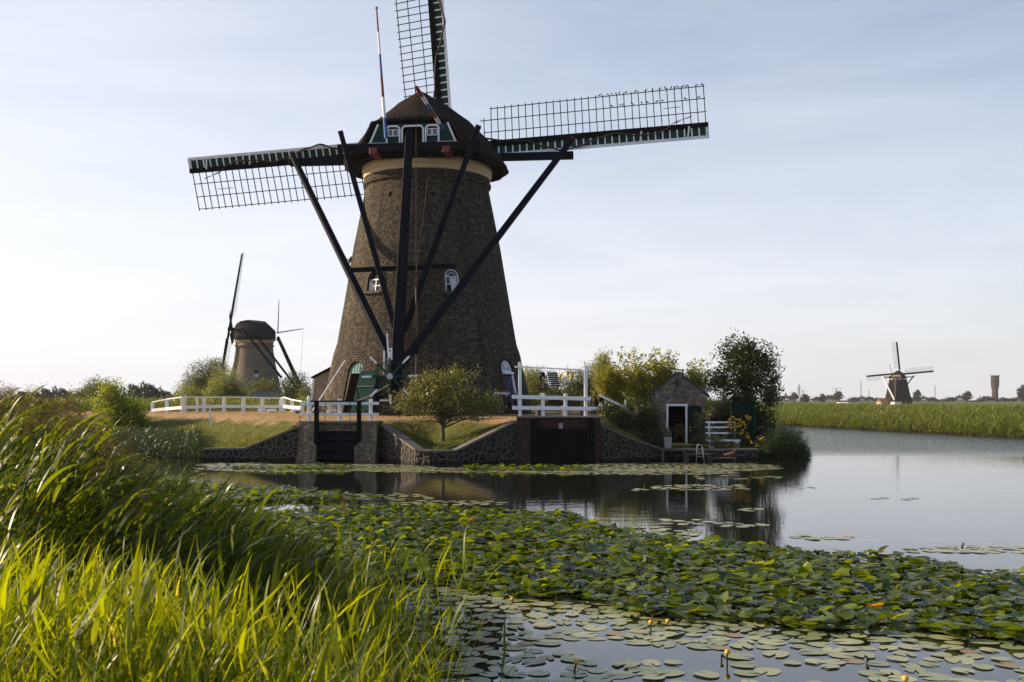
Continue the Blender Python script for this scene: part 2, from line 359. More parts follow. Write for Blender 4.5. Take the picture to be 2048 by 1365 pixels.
leaf_mat('lily_float', (0.20, 0.23, 0.11), (0.38, 0.38, 0.20), 0.05, (1, 1, 0.4), 0.36, 0.7, dead=(0.26, 0.17, 0.07))
M['lily_yellow'] = paint('lily_yellow', (0.72, 0.42, 0.02), 0.5, 0.15)
t = NT('yellow_petal'); t.fin((0.75, 0.42, 0.01), 0.6, 0.3); M['petal'] = t.m
t = NT('stem_green'); t.fin((0.05, 0.07, 0.025), 0.5, 0.3); M['stem'] = t.m
t = NT('stem_dark'); t.fin((0.025, 0.03, 0.015), 0.5, 0.3); M['stemdark'] = t.m
# water
t = NT('water'); g = t.n('ShaderNodeNewGeometry'); sp_ = t.n('ShaderNodeSeparateXYZ'); t.l(g.outputs['Position'], sp_.inputs[0])
m1 = t.n('ShaderNodeMapping'); m1.inputs['Scale'].default_value = (0.55, 1.7, 1); m1.inputs['Rotation'].default_value = (0, 0, 0.12); t.l(g.outputs['Position'], m1.inputs[0])
na = t.noise(1.6, 3, 0.5, m1.outputs[0], 0.3); nb = t.noise(9.0, 2, 0.5, m1.outputs[0])
wind = t.noise(0.10, 3, 0.55, g.outputs['Position'])
far_ = t.n('ShaderNodeMapRange', interpolation_type='SMOOTHSTEP'); far_.inputs[1].default_value = 43; far_.inputs[2].default_value = 52; t.l(sp_.outputs[1], far_.inputs[0])
near_ = t.n('ShaderNodeMapRange'); near_.inputs[1].default_value = 14; near_.inputs[2].default_value = 26; near_.inputs[3].default_value = 0.05; near_.inputs[4].default_value = 0.14; t.l(sp_.outputs[1], near_.inputs[0])
stg = t.math('ADD', t.math('MULTIPLY', near_.outputs[0], t.ramp(wind, [(0.35, 0.5), (0.65, 1.0)])), t.math('MULTIPLY', far_.outputs[0], 2.2))
h = t.math('MULTIPLY', t.math('ADD', na, t.math('MULTIPLY', nb, 0.22)), stg)
t.bump(h, 1.0, 0.035); t.p.inputs['IOR'].default_value = 2.0
t.p.inputs['Base Color'].default_value = (0.012, 0.014, 0.009, 1); t.p.inputs['Roughness'].default_value = 0.015; M['water'] = t.m
# ground
t = NT('ground'); g = t.n('ShaderNodeNewGeometry'); sp_ = t.n('ShaderNodeSeparateXYZ'); t.l(g.outputs['Position'], sp_.inputs[0])
v = t.n('ShaderNodeMapping'); t.l(g.outputs['Position'], v.inputs[0]); v = v.outputs[0]
n1 = t.noise(0.55, 6, 0.65, v, 0.4); n2 = t.noise(5, 5, 0.7, v); n3 = t.noise(40, 3, 0.7, v)
dry = t.mix(t.ramp(n2, [(0.3, 0.0), (0.7, 1.0)]), (0.26, 0.155, 0.075), (0.52, 0.36, 0.19)); grn = t.mix(t.ramp(n2, [(0.3, 0.0), (0.7, 1.0)]), (0.035, 0.05, 0.01), (0.17, 0.18, 0.035))
zf = t.n('ShaderNodeMapRange'); zf.inputs[1].default_value = 1.22; zf.inputs[2].default_value = 1.70; zf.inputs[3].default_value = -0.22; zf.inputs[4].default_value = 0.22; t.l(sp_.outputs[2], zf.inputs[0])
fac = t.ramp(t.math('ADD', n1, zf.outputs[0]), [(0.42, 0.0), (0.56, 1.0)])
col = t.mix(fac, grn, dry); col = t.mix(t.math('MULTIPLY', t.ramp(n3, [(0.45, 0.0), (0.65, 1.0)]), 0.55), col, (0.10, 0.085, 0.03))
low = t.n('ShaderNodeMapRange'); low.inputs[1].default_value = 0.5; low.inputs[2].default_value = 0.1; t.l(sp_.outputs[2], low.inputs[0])
col = t.mix(low.outputs[0], col, (0.03, 0.026, 0.016))
t.bump(t.math('ADD', n2, t.math('MULTIPLY', n3, 0.6)), 0.8, 0.06); M['ground'] = t.fin(col, 0.95, 0.15)

# ------------------------------------------------------------------ ground and water
ISL = [(-26, 52), (-20, 47.5), (-15, 44), (-12.3, 42.3), (-12.1, 41.2), (-8.15, 41.1), (-5.2, 41.1), (-3.35, 38.75), (-2.75, 38.7), (0.1, 40.3),
       (3.5, 40.9), (6.1, 42.3), (9.85, 41.9), (11.3, 42.6), (12.2, 46), (13.5, 56), (18, 78), (24.6, 108), (26, 126), (26, 5000), (-5000, 5000), (-5000, 54), (-60, 54)]
RB = [(29.0, 82), (33.5, 60), (37, 40), (42, 20), (48, -10), (48, -60), (5000, -60), (5000, 5000), (24.2, 5000), (24.2, 108), (25.0, 103)]
NB = [(-60, 21), (-12, 19.5), (-6.8, 17), (-4.3, 13.4), (-3.0, 11.2), (-1.7, 8.3), (-0.9, 6.0), (0.2, 4.2), (3, 3), (30, 2), (30, -60), (-5000, -60), (-5000, 21)]
def sdist(P, X, Y):
    P = np.array(P, float); n = len(P); ins = np.zeros(X.shape, bool); D = np.full(X.shape, 1e9)
    for i in range(n):
        a = P[i]; b = P[(i + 1) % n]; e = b - a
        t_ = np.clip(((X - a[0]) * e[0] + (Y - a[1]) * e[1]) / (e @ e), 0, 1)
        D = np.minimum(D, np.hypot(X - a[0] - t_ * e[0], Y - a[1] - t_ * e[1]))
        c = (a[1] > Y) != (b[1] > Y)
        with np.errstate(divide='ignore', invalid='ignore'):
            xi = a[0] + (Y - a[1]) * e[0] / (e[1] if e[1] else 1e-9)
        ins ^= c & (X < xi)
    return np.where(ins, D, -D)
def sm(x, a, b): t_ = np.clip((x - a) / (b - a), 0, 1); return t_ * t_ * (3 - 2 * t_)
EX = [-60, -12.5, -12.1, -10.6, -8.25, -5.1, -3.5, -2.7, 0.15, 3.5, 5.9, 9.9, 11.0, 14]
EZ = [0.15, 0.25, 0.43, 0.46, 1.45, 1.45, 0.50, 0.46, 1.6, 1.68, 0.42, 0.42, 0.12, 0.12]
def height(X, Y):
    X = np.asarray(X, float); Y = np.asarray(Y, float)
    dI = sdist(ISL, X, Y); dR = sdist(RB, X, Y); dN = sdist(NB, X, Y)
    e = np.interp(X, EX, EZ)
    plat = np.where(X > 4, 0.55 + 1.0 * sm(Y, 47, 53), 1.62) * 1.0
    plat = plat + 0.10 * sm(Y, 44, 50) * (X < 4)
    wd = np.interp(X, [-14, -12, -8, -5, -3, 0, 3], [5.5, 4.2, 2.5, 2.5, 5.0, 2.2, 1.5])
    hI = e + (plat - e) * sm(dI, 0.3, wd + 0.3)
    hI = np.where(dI > 0, hI, -0.9)
    far = sm(Y, 64, 84); hI = np.where(dI > 0, hI * (1 - far) + 0.85 * far, hI)
    hI = np.where((dI > 0) & (dI < 0.5) & ((X < -12.2) | (X > 9.9)), hI * dI / 0.5 , hI)
    hR = np.where(dR > 0, 0.12 + 0.45 * sm(dR, 0, 6), -0.9)
    hN = np.where(dN > 0, 0.05 + 0.55 * sm(dN, 0, 3.0), -0.9)
    return np.maximum(np.maximum(hI, hR), hN)
def gz(x, y): return float(height(np.array([x]), np.array([y]))[0])
def axis(lo, hi, step, far, g=1.35):
    a = list(np.arange(lo, hi + 1e-6, step)); s_ = step
    while a[-1] < far: s_ *= g; a.append(a[-1] + s_)
    s_ = step
    while a[0] > -far: s_ *= g; a.insert(0, a[0] - s_)
    return np.array(a)
xs = axis(-32, 34, 0.3, 6000); ys = axis(1, 70, 0.3, 6000)
ys = ys[ys > -40]
GX, GY = np.meshgrid(xs, ys); GZ = height(GX, GY)
GZ = GZ + (np.sin(GX * 2.1 + GY) * np.cos(GY * 1.7 - GX * .6)) * 0.025 * (GZ > 0.5) * (np.abs(GY) < 70)
nx, ny = len(xs), len(ys); idx = np.arange(nx * ny).reshape(ny, nx)
Fq = np.stack([idx[:-1, :-1], idx[:-1, 1:], idx[1:, 1:], idx[1:, :-1]], -1).reshape(-1, 4)
tag(np_mesh('ground', np.stack([GX, GY, GZ], -1).reshape(-1, 3), Fq, M['ground']), kind='structure')
wv = np.array([[-5000, -40, 0], [5000, -40, 0], [5000, 5900, 0], [-5000, 5900, 0]], float)
tag(np_mesh('water', wv, np.array([[0, 1, 2, 3]]), M['water']), kind='structure')

# ------------------------------------------------------------------ vegetation makers
def rand_unit(n):
    v = RN.normal(size=(n, 3)); return v / np.linalg.norm(v, axis=1, keepdims=True)
def leaf_quads(P, size, aspect=0.55, up=0.35, dirbias=None):
    """diamond leaves at points P, (N,4,3)"""
    n = len(P); d = rand_unit(n); d[:, 2] = d[:, 2] * 0.8 + up
    if dirbias is not None: d = d + np.array(dirbias)
    d /= np.linalg.norm(d, axis=1, keepdims=True)
    s_ = np.cross(d, rand_unit(n)); s_ /= np.linalg.norm(s_, axis=1, keepdims=True) + 1e-9
    L = (size * RN.uniform(0.6, 1.25, n))[:, None]; w = L * aspect * 0.5
    a = P; b = P + d * L * 0.45 + s_ * w; c = P + d * L; e = P + d * L * 0.45 - s_ * w
    return np.stack([a, b, c, e], 1)
def crown_points(blobs, nclus, per, spread, shell=0.5):
    """cluster centres in the outer volume of ellipsoids; leaves gaussian round them"""
    vol = np.array([b[3] * b[4] * b[5] for b in blobs]); which = RN.choice(len(blobs), nclus, p=vol ** 0.67 / (vol ** 0.67).sum())
    B = np.array(blobs)[which]; u = rand_unit(nclus); r = RN.uniform(shell, 1.0, nclus)[:, None] * RN.uniform(0.88, 1.1, nclus)[:, None]
    C = B[:, :3] + u * r * B[:, 3:6]
    P = np.repeat(C, per, 0) + RN.normal(size=(nclus * per, 3)) * np.array([spread, spread, spread * 0.8])
    tint = np.clip(np.repeat(RN.uniform(0, 0.75, nclus), per) + RN.uniform(-0.15, 0.35, nclus * per), 0, 0.92)
    return C, P, tint
def woody(mb, base, top, r0, tips, jit=0.12, r_tip=0.012):
    base = Vector(base); top = Vector(top)
    pts = [base.lerp(top, k / 4) + Vector((rnd.uniform(-1, 1), rnd.uniform(-1, 1), 0)) * jit * (k > 0) * r0 * 3 for k in range(5)]
    mb.tube(pts, [r0, r0 * .85, r0 * .75, r0 * .62, r0 * .45], 7)
    for tp in tips:
        tp = Vector(tp); k = rnd.uniform(0.45, 1.0); s_ = base.lerp(top, k)
        mid = s_.lerp(tp, 0.5) + Vector((rnd.uniform(-.1, .1), rnd.uniform(-.1, .1), rnd.uniform(0, .15))) * (tp - s_).length
        mb.tube([s_, mid, tp], [r0 * .35, r0 * .2, r_tip], 4, cap=False)
def plant(name, base, label, cat, blobs, mat, nclus, per, leaf, spread, trunk=0.1, ttop=None, group=None, aspect=0.55, shell=0.5, up=0.3, ntips=26, bias=None, extra=None):
    root = thing(name, base, label, cat, group)
    C, P, ti = crown_points(blobs, nclus, per, spread, shell)
    if extra is not None:
        C2 = np.array(extra); P2 = np.repeat(C2, per, 0) + RN.normal(size=(len(C2) * per, 3)) * spread * 0.7
        P = np.concatenate([P, P2]); ti = np.concatenate([ti, RN.uniform(0.2, .9, len(P2))]); C = np.concatenate([C, C2])
    g_ = height(P[:, 0], P[:, 1]); ok = P[:, 2] > np.maximum(g_, 0.03); P = P[ok]; ti = ti[ok]
    np_quads('crown' if trunk > 0.05 else 'foliage', leaf_quads(P, leaf, aspect, up, bias), M[mat], root, tint=ti)
    mb = MB(); b0 = blobs[0]; tt = ttop or (b0[0], b0[1], b0[2])
    tips = [C[i] for i in RN.choice(len(C), min(ntips, len(C)), replace=False)]
    woody(mb, base, tt, max(trunk, 0.03), tips); mb.build('trunk' if trunk > 0.05 else 'stem', M['bark'], root, smooth=True)
    return root
def ribbons(P0, D, L, Wd, droop, bend, k=5, twist=0.0, shape='leaf'):
    """N ribbon leaves: start P0, unit dir D, length, width, droop (z), bend vector; returns V (N*(k+1)*2,3) and faces"""
    n = len(P0); t_ = np.linspace(0, 1, k + 1)[None, :, None]
    P = P0[:, None] + D[:, None] * (L[:, None, None] * t_) + bend[:, None] * (t_ ** 2) * L[:, None, None]
    P[:, :, 2] -= (droop * L)[:, None] * (t_[:, :, 0] ** 2.2)
    side = np.cross(D, np.array([0, 0, 1.0])) + RN.normal(size=(n, 3)) * 0.45; side /= np.linalg.norm(side, axis=1, keepdims=True)
    tt = np.linspace(0, 1, k + 1)
    w = np.clip(np.interp(tt, [0, 0.12, 0.35, 0.75, 1.0], [0.35, 0.8, 1.0, 0.6, 0.02] if shape == 'leaf' else [1, 1, .9, .6, .05]), 0.02, 1)
    wv_ = side[:, None] * (Wd[:, None, None] * w[None, :, None] * 0.5)
    V = np.stack([P - wv_, P + wv_], 2).reshape(n * (k + 1) * 2, 3)
    b = (np.arange(n) * (k + 1) * 2)[:, None] + (np.arange(k) * 2)[None]; b = b.reshape(-1)
    return V, np.stack([b, b + 1, b + 3, b + 2], 1), 2 * (k + 1)
def reeds(X, Y, Z0, Hh, lean, nleaf, LL, LW, leafdir, dirspread, droop, kk=5, stem_w=0.008, from_=0.25, up=0.55, leanj=0.12):
    """stems at X,Y,Z0 height Hh leaning by vector lean*H; leaves along; returns V,F,tint"""
    n = len(X); B = np.stack([X, Y, Z0], 1); ln = np.array(lean)[None] + RN.normal(size=(n, 2)) * leanj
    top = B.copy(); top[:, 0] += ln[:, 0] * Hh; top[:, 1] += ln[:, 1] * Hh; top[:, 2] += Hh
    D = top - B; Ls = np.linalg.norm(D, axis=1); D /= Ls[:, None]
    V1, F1, s1 = ribbons(B, D, Ls, np.full(n, stem_w), np.zeros(n), np.zeros((n, 3)), 3, shape='stem')
    ts = np.tile(np.linspace(from_, 0.98, nleaf), n) + RN.uniform(-.04, .04, n * nleaf)
    Bp = np.repeat(B, nleaf, 0); P0 = Bp + np.repeat(D * Ls[:, None], nleaf, 0) * ts[:, None]
    az = leafdir + RN.normal(size=n * nleaf) * dirspread; el = RN.uniform(up - 0.3, up + 0.35, n * nleaf) + (ts - .5) * 0.5
    LD = np.stack([np.cos(az) * np.cos(el), np.sin(az) * np.cos(el), np.sin(el)], 1)
    L = LL * RN.uniform(0.55, 1.2, n * nleaf) * (1.1 - 0.35 * np.abs(ts - .55)); Wd = LW * RN.uniform(0.4, 1.5, n * nleaf)
    bend = RN.normal(size=(n * nleaf, 3)) * 0.08; bend[:, 0] += np.cos(leafdir) * 0.18; bend[:, 1] += np.sin(leafdir) * 0.18
    V2, F2, s2 = ribbons(P0, LD, L, Wd, droop * RN.uniform(.3, 1.4, n * nleaf), bend, kk)
    t1 = np.repeat(RN.uniform(0.1, 0.5, n), s1)
    base_t = np.repeat(RN.uniform(0, .55, n), nleaf) + RN.uniform(0, .45, n * nleaf); base_t = np.clip(base_t, 0, 1); base_t[base_t > .93] = np.where(RN.random((base_t > .93).sum()) < 0.6, 1.0, 0.8)
    t2 = np.repeat(base_t, s2)
    return np.concatenate([V1, V2]), np.concatenate([F1, F2 + len(V1)]), np.concatenate([t1, t2]), top

# ------------------------------------------------------------------ windmills
PROF_CAP = [(-3.8, [(0, 15.62), (1.0, 15.60), (1.95, 15.50), (2.2, 14.95), (2.5, 14.35), (2.95, 14.0)]),
            (-2.8, [(0, 16.65), (1.1, 16.35), (2.15, 15.65), (2.6, 15.05), (3.05, 14.5), (3.5, 13.98)]),
            (-1.9, [(0, 17.45), (1.1, 16.85), (2.1, 16.05), (2.8, 15.3), (3.35, 14.6), (3.8, 13.98)]),
            (-0.5, [(0, 17.6), (1.1, 17.05), (2.25, 16.25), (3.05, 15.4), (3.65, 14.65), (4.1, 13.98)]),
            (1.2, [(0, 17.7), (1.1, 17.15), (2.15, 16.3), (2.95, 15.4), (3.5, 14.65), (4.0, 13.98)]),
            (2.6, [(0, 17.4), (.95, 16.9), (1.75, 16.1), (2.45, 15.3), (2.95, 14.6), (3.4, 13.98)]),
            (3.5, [(0, 16.4), (.7, 16.1), (1.3, 15.7), (1.85, 15.1), (2.25, 14.6), (2.5, 14.0)])]
BODY = [(5.35, 1.2), (5.28, 1.77), (5.12, 2.7), (4.92, 3.5), (4.68, 4.66), (4.50, 5.18), (4.11, 7.45), (3.69, 9.97), (3.12, 12.8), (3.08, 12.95),
        (3.20, 13.05), (3.22, 13.18), (3.13, 13.25), (3.13, 13.42), (3.10, 13.5)]
def body_r(z): return float(np.interp(z, [b[1] for b in BODY], [b[0] for b in BODY]))

class Mill:
    def __init__(s, C, yaw, sc, zg, label, detail, cat='windmill', name='windmill', group=None):
        s.C = Vector(C); s.sc = sc; s.zg = zg; s.det = detail
        s.A = Vector((math.sin(yaw), math.cos(yaw), 0)); s.B = Vector((math.cos(yaw), -math.sin(yaw), 0))
        s.root = thing(name, (C[0], C[1], zg), label, cat, group)
    def L(s, u, v, w): # metres of the main mill: w is height over the water of the main mill
        return s.C + (s.A * u + s.B * v) * s.sc + Vector((0, 0, s.zg + (w - 1.7) * s.sc))
    def beam(s, a, b, w, h, mat, name, w1=None, h1=None):
        return MB().beam(s.L(*a), s.L(*b), w * s.sc, h * s.sc, (0, 1, 0) if abs(b[0] - a[0]) > 3 and abs(b[2] - a[2]) > 3 else None, w1 and w1 * s.sc, h1 and h1 * s.sc).build(name, mat, s.root, bevel=0.012 * s.sc if s.det > 1 else 0)
    def cap(s, mat):
        sub = 5 if s.det > 1 else 2
        U = []; rows = []
        us = [p[0] for p in PROF_CAP]; n = 6
        for i in range(len(us) - 1):
            for k in range(sub): U.append(us[i] + (us[i + 1] - us[i]) * k / sub)
        U.append(us[-1])
        hv = np.array([[q[0] for q in p[1]] for p in PROF_CAP]); hw = np.array([[q[1] for q in p[1]] for p in PROF_CAP])
        jl = np.linspace(0, 5, 5 * (3 if s.det > 1 else 1) + 1)
        for u in U:
            v_ = [np.interp(u, us, hv[:, j]) for j in range(n)]; w_ = [np.interp(u, us, hw[:, j]) for j in range(n)]
            vv = np.interp(jl, range(n), v_); ww = np.interp(jl, range(n), w_)
            row = [(-a, b) for a, b in zip(vv[::-1], ww[::-1])] + [(a, b) for a, b in zip(vv[1:], ww[1:])]
            rows.append((u, row))
        m = len(rows[0][1]); vs = []; fs = []
        jt = (lambda a: rnd.uniform(-a, a)) if s.det > 1 else (lambda a: 0)
        for u, row in rows:
            for a, b in row: vs.append(s.L(u + jt(.02), a + jt(.025), b + jt(.025)))
        off = len(vs); th = 0.32
        for u, row in rows:   # inner shell
            for a, b in row:
                k = 1 - th / 4.0; vs.append(s.L(u * 0.97, a * k, 14.0 + (b - 14.0) * (1 - th / 3.6) - (0.10 if u > -3 else -0.05)))
        K = len(rows)
        for i in range(K - 1):
            for j in range(m - 1):
                fs.append((i * m + j, i * m + j + 1, (i + 1) * m + j + 1, (i + 1) * m + j))
                fs.append((off + i * m + j, off + (i + 1) * m + j, off + (i + 1) * m + j + 1, off + i * m + j + 1))
            fs.append((i * m, (i + 1) * m, off + (i + 1) * m, off + i * m))
            fs.append((i * m + m - 1, off + i * m + m - 1, off + (i + 1) * m + m - 1, (i + 1) * m + m - 1))
        for j in range(m - 1):
            fs.append((j, off + j, off + j + 1, j + 1)); a = (K - 1) * m
            fs.append((a + j, a + j + 1, off + a + j + 1, off + a + j))
        fs.append(tuple((K - 1) * m + off + j for j in range(m)))   # front closed
        mb = MB(); mb.add(vs, fs); o = mb.build('cap', mat, s.root, smooth=True)
        return o
    def sails(s, u_hub, w_hub, rot0, tilt, arm=14.3, tws=1, phis=(0, 90, 180, 270), down_ok=True):
        A2 = s.A * math.cos(tilt) + Vector((0, 0, 1)) * math.sin(tilt)
        U2 = Vector((0, 0, 1)) * math.cos(tilt) - s.A * math.sin(tilt)
        hub = s.L(u_hub, 0, w_hub); k_ = s.sc
        MB().tube([s.L(2.2, 0, w_hub - .25), hub + A2 * 0.7 * k_], 0.34 * k_, 10).build('windshaft', M['black'], s.root)
        for ph in phis:
            a = R(ph + rot0); D = s.B * math.cos(a) + U2 * math.sin(a); S = -s.B * math.sin(a) + U2 * math.cos(a)
            off = A2 * (0.0 if ph % 180 == 0 else 0.42) * k_
            H = hub + off
            def P(r, q, tw=0.0, n=0.0):
                t_ = R(np.interp(r, [2, 14.3], [21, 12])) * tws
                return H + D * r * k_ + (S * math.cos(t_) + A2 * math.sin(t_)) * q * k_ + A2 * n * k_
            sail = bpy.data.objects.new('sail', None); COL.objects.link(sail); sail.parent = s.root; sail.location = H - world_off(s.root)
            MB().beam(P(-0.3, 0), P(arm, 0), 0.42 * k_, 0.36 * k_, S, 0.27 * k_, 0.24 * k_).build('stock', M['black'], sail)
            tw = None; st = 0.381 if s.det else 0.95; rb = 0.022 if s.det > 1 else (0.022 if s.det else 0.035)
            lat = MB(); wide = 2.12; r0 = 2.15; nb = int((arm - 0.15 - r0) / st) + 1
            rs = [arm - 0.12 - k * st for k in range(nb)]
            for k, r in enumerate(rs):
                q1 = wide if r > 2.5 else wide * 0.70
                j = rnd.uniform(-.02, .02) if s.det > 1 else 0
                lat.beam(P(r, 0.1, tw), P(r + j, q1 + 0.10, tw), rb * 2 * k_, rb * 1.3 * k_, A2)
            for q, ra in ((wide * .34, 2.3), (wide * .68, 2.15), (wide, 2.7)):
                pts = [P(r, q, tw, 0.03) for r in np.linspace(ra, arm - 0.05, 9)]
                for i in range(8): lat.beam(pts[i], pts[i + 1], rb * 2.0 * k_, rb * 1.2 * k_, A2)
            if s.det > 1:
                lat.beam(P(arm - 2.3, wide * .52, tw, .03), P(arm - 1.35, wide * .52, tw, .03), .03, .02, A2)
            lat.build('lattice', M['lath'], sail)
            wb = MB(); rr = np.linspace(1.9, arm, 9)
            for i in range(8):
                a0, a1 = rr[i], rr[i + 1]; e = 0.0
                q = [P(a0, -.13, tw), P(a1, -.13, tw), P(a1, -.60, tw), P(a0, -.60, tw)]
                wb.hexa(q + [x + A2 * 0.03 * k_ for x in q])
            board = wb.build('windboard', M['green' if s.det > 1 else 'black'], sail)
            fr = MB()
            for i in range(8):
                q = [P(rr[i], -.58, tw, -.03), P(rr[i + 1], -.58, tw, -.03), P(rr[i + 1], -.74, tw, -.03), P(rr[i], -.74, tw, -.03)]
                fr.hexa(q + [x + A2 * 0.07 * k_ for x in q])
            if s.det:
                for r in rs:
                    fr.beam(P(r, -.10, tw, -.045), P(r, -.66, tw, -.045), .07 * k_, .05 * k_, A2)
                fr.beam(P(arm - .03, -.10, tw, -.045), P(arm - .03, -.68, tw, -.045), .07 * k_, .06 * k_, A2)
                if s.det > 1:
                    for r_ in (arm - 1.0, arm - 3.5): fr.beam(P(r_, -.02, tw, -.12), P(r_ - .12, -.66, tw, -.12), .08, .04, A2)
            fr.build('board_frame', M['white' if s.det > 1 else 'lath'], board)
            if s.det > 1:
                wig = [(2.2, .35), (3.5, .12), (4.6, -.02), (5.8, -.50), (6.6, -.78), (7.4, -.62), (8.6, -.22), (9.4, -.05), (10.4, -.26), (11.4, -.30), (12.0, -.12), (12.6, .25), (13.1, .40), (13.6, .55)]
                pts = []
                for i in range(len(wig) - 1):
                    for k in range(4):
                        f = k / 4; f2 = f * f * (3 - 2 * f); pts.append(P(wig[i][0] + (wig[i + 1][0] - wig[i][0]) * f, wig[i][1] + (wig[i + 1][1] - wig[i][1]) * f2, tw, -.27))
                rr_ = [0.05 - 0.035 * (i / len(pts)) ** 3 + .01 * math.sin(i * 1.3) for i in range(len(pts))]
                MB().tube(pts, rr_, 6).build('furled_sailcloth', M['cloth_roll'], sail)
            # braces between stock and windboard near the hub read as part of the stock
        s.hub = hub; s.A2 = A2; s.U2 = U2
        return hub

mill = Mill((-4.27, 52.5, 0), R(6.3), 1.0, 1.7, 'large dark brick tower windmill filling the middle of the picture, seen from its tail side', 2, name='brick_windmill')
root = mill.root
C0 = mill.C
# body with niches cut out
dcam = Vector((4.27, -52.5, 0)).normalized(); rcam = Vector((-dcam.y, dcam.x, 0))
def wall_frame(alpha, z, slope=True):
    a = R(alpha); n = dcam * math.cos(a) + rcam * math.sin(a); t_ = rcam * math.cos(a) - dcam * math.sin(a)
    r = body_r(z); dr = (body_r(z + .5) - body_r(z - .5)); up = (Vector((0, 0, 1)) + n * dr).normalized()
    nn = t_.cross(up); nn = -nn if nn.dot(n) < 0 else nn
    return C0 + Vector((0, 0, z)) + n * r, t_, up, nn
def arch_pts(o, t_, up, w, hb, ht, n=10, k=1.0):
    """outline: bottom corners then arch; hb below origin, spring at 0, arch height ht"""
    p = [o - t_ * w / 2 - up * hb, o + t_ * w / 2 - up * hb]
    for i in range(n + 1):
        a = math.pi * i / n; p.append(o + t_ * (w / 2 * math.cos(a)) + up * (ht * math.sin(a)))
    return p
body = MB().lathe((C0.x, C0.y, 0), BODY, 128).build('brick_tower', M['brick_mill'], root)
OPEN = [('wl', -38.5, 8.10, .80, .62, .42), ('wr', 17.0, 8.20, .72, .80, .36), ('dl', -44.0, 3.69, 1.06, 1.98, .54), ('dr', 51.5, 3.80, .86, 2.2, .5)]
cutters = []
for nm, al, z, w, hb, ht in OPEN:
    o, t_, up, nn = wall_frame(al, z)
    m_ = MB().prism(arch_pts(o + nn * 0.8, t_, up, w, hb, ht, 14), -nn * (1.15 if nm[0] == 'w' else 1.6)).build('cutter', M['dark'])
    cutters.append(m_); md = body.modifiers.new('cut', 'BOOLEAN'); md.operation = 'DIFFERENCE'; md.solver = 'EXACT'; md.object = m_
for al, z, w in ((5, 12.15, .13), (28, 11.9, .14), (-33, 12.2, .12), (-2, 6.2, .1), (33, 5.9, .1)):
    o, t_, up, nn = wall_frame(al, z)
    m_ = MB().prism([o + nn * .3 + t_ * a * w + up * b * w for a, b in ((-.6, -1), (.6, -1), (.6, 1), (-.6, 1))], -nn * .7).build('cutter', M['dark'])
    cutters.append(m_); md = body.modifiers.new('cut', 'BOOLEAN'); md.operation = 'DIFFERENCE'; md.solver = 'EXACT'; md.object = m_
dg = bpy.context.evaluated_depsgraph_get(); newme = bpy.data.meshes.new_from_object(body.evaluated_get(dg)); body.modifiers.clear(); body.data = newme
for c in cutters: bpy.data.objects.remove(c)
def arch_frame(o, t_, up, nn, w, hb, ht, fw, dep, name, mat, parent, n=14):
    """hollow arched frame"""
    a = arch_pts(o, t_, up, w, hb, ht, n); b = arch_pts(o + up * 0, t_, up, w - 2 * fw, hb - fw, ht - fw, n)
    k = len(a); vs = a + b + [p + nn * dep for p in a] + [p + nn * dep for p in b]; fs = []
    for i in range(k):
        j = (i + 1) % k
        fs += [(2 * k + i, 2 * k + j, 3 * k + j, 3 * k + i), (i, j, 2 * k + j, 2 * k + i), (k + i, 3 * k + i, 3 * k + j, k + j), (i, k + i, k + j, j)]
    return MB().add(vs, fs).build(name, mat, parent)
# windows
for nm, al, z, w, hb, ht in OPEN[:2]:
    o, t_, up, nn = wall_frame(al, z)
    win = MB().prism(arch_pts(o - nn * .22, t_, up, w - .06, hb - .02, ht - .02), nn * .02).build('window', M['glass'], root)
    if nm == 'wr': tag(win, 'right arched window with a light curtain half drawn')
    else: tag(win, 'left window in its deep arched niche')
    fz = -.05 if nm == 'wr' else -.08
    arch_frame(o + nn * (fz - .1), t_, up, nn, w - .04, hb - .0, ht if nm == 'wr' else .04, .055, .08, 'window_frame', M['white'], win)
    mbx = MB(); oo = o + nn * (fz - .07)
    mbx.beam(oo - t_ * (w / 2 - .05), oo + t_ * (w / 2 - .05), .06, .05, up)
    mbx.beam(oo - up * (hb - .03), oo, .035, .05, t_); mbx.beam(oo - t_ * (w / 2 - .06) - up * hb * .45, oo + t_ * (w / 2 - .06) - up * hb * .45, .035, .04, up)
    if nm == 'wr':
        for i in range(9):
            a0 = math.pi * i / 9; a1 = math.pi * (i + 1) / 9; q = .20
            mbx.beam(oo + t_ * q * math.cos(a0) + up * q * math.sin(a0), oo + t_ * q * math.cos(a1) + up * q * math.sin(a1), .03, .03, nn)
    mbx.build('glazing_bar', M['white'], win)
    cu = MB()
    if nm == 'wr': cu.prism([oo - nn * .06 + t_ * a + up * b for a, b in ((-.12, -.04), (.26, -.04), (.27, -.66), (.02, -.7))], nn * .012)
    else: cu.prism([oo - nn * .02 + t_ * a + up * b for a, b in ((-.3, -.06), (-.02, -.3), (-.3, -.56))], nn * .01)
    cu.build('curtain', M['white'], win)
    MB().beam(o - up * (hb + .05) - t_ * (w / 2 + .12) + nn * .04, o - up * (hb + .05) + t_ * (w / 2 + .12) + nn * .04, .16, .09, up).build('window_sill', M['plaster'], win)
    # plaster band round the arch
    arch_frame(o - nn * .015, t_, up, nn, w + .34, hb + .1, ht + .17, .16, .03, 'window_surround', M['plaster'], win)
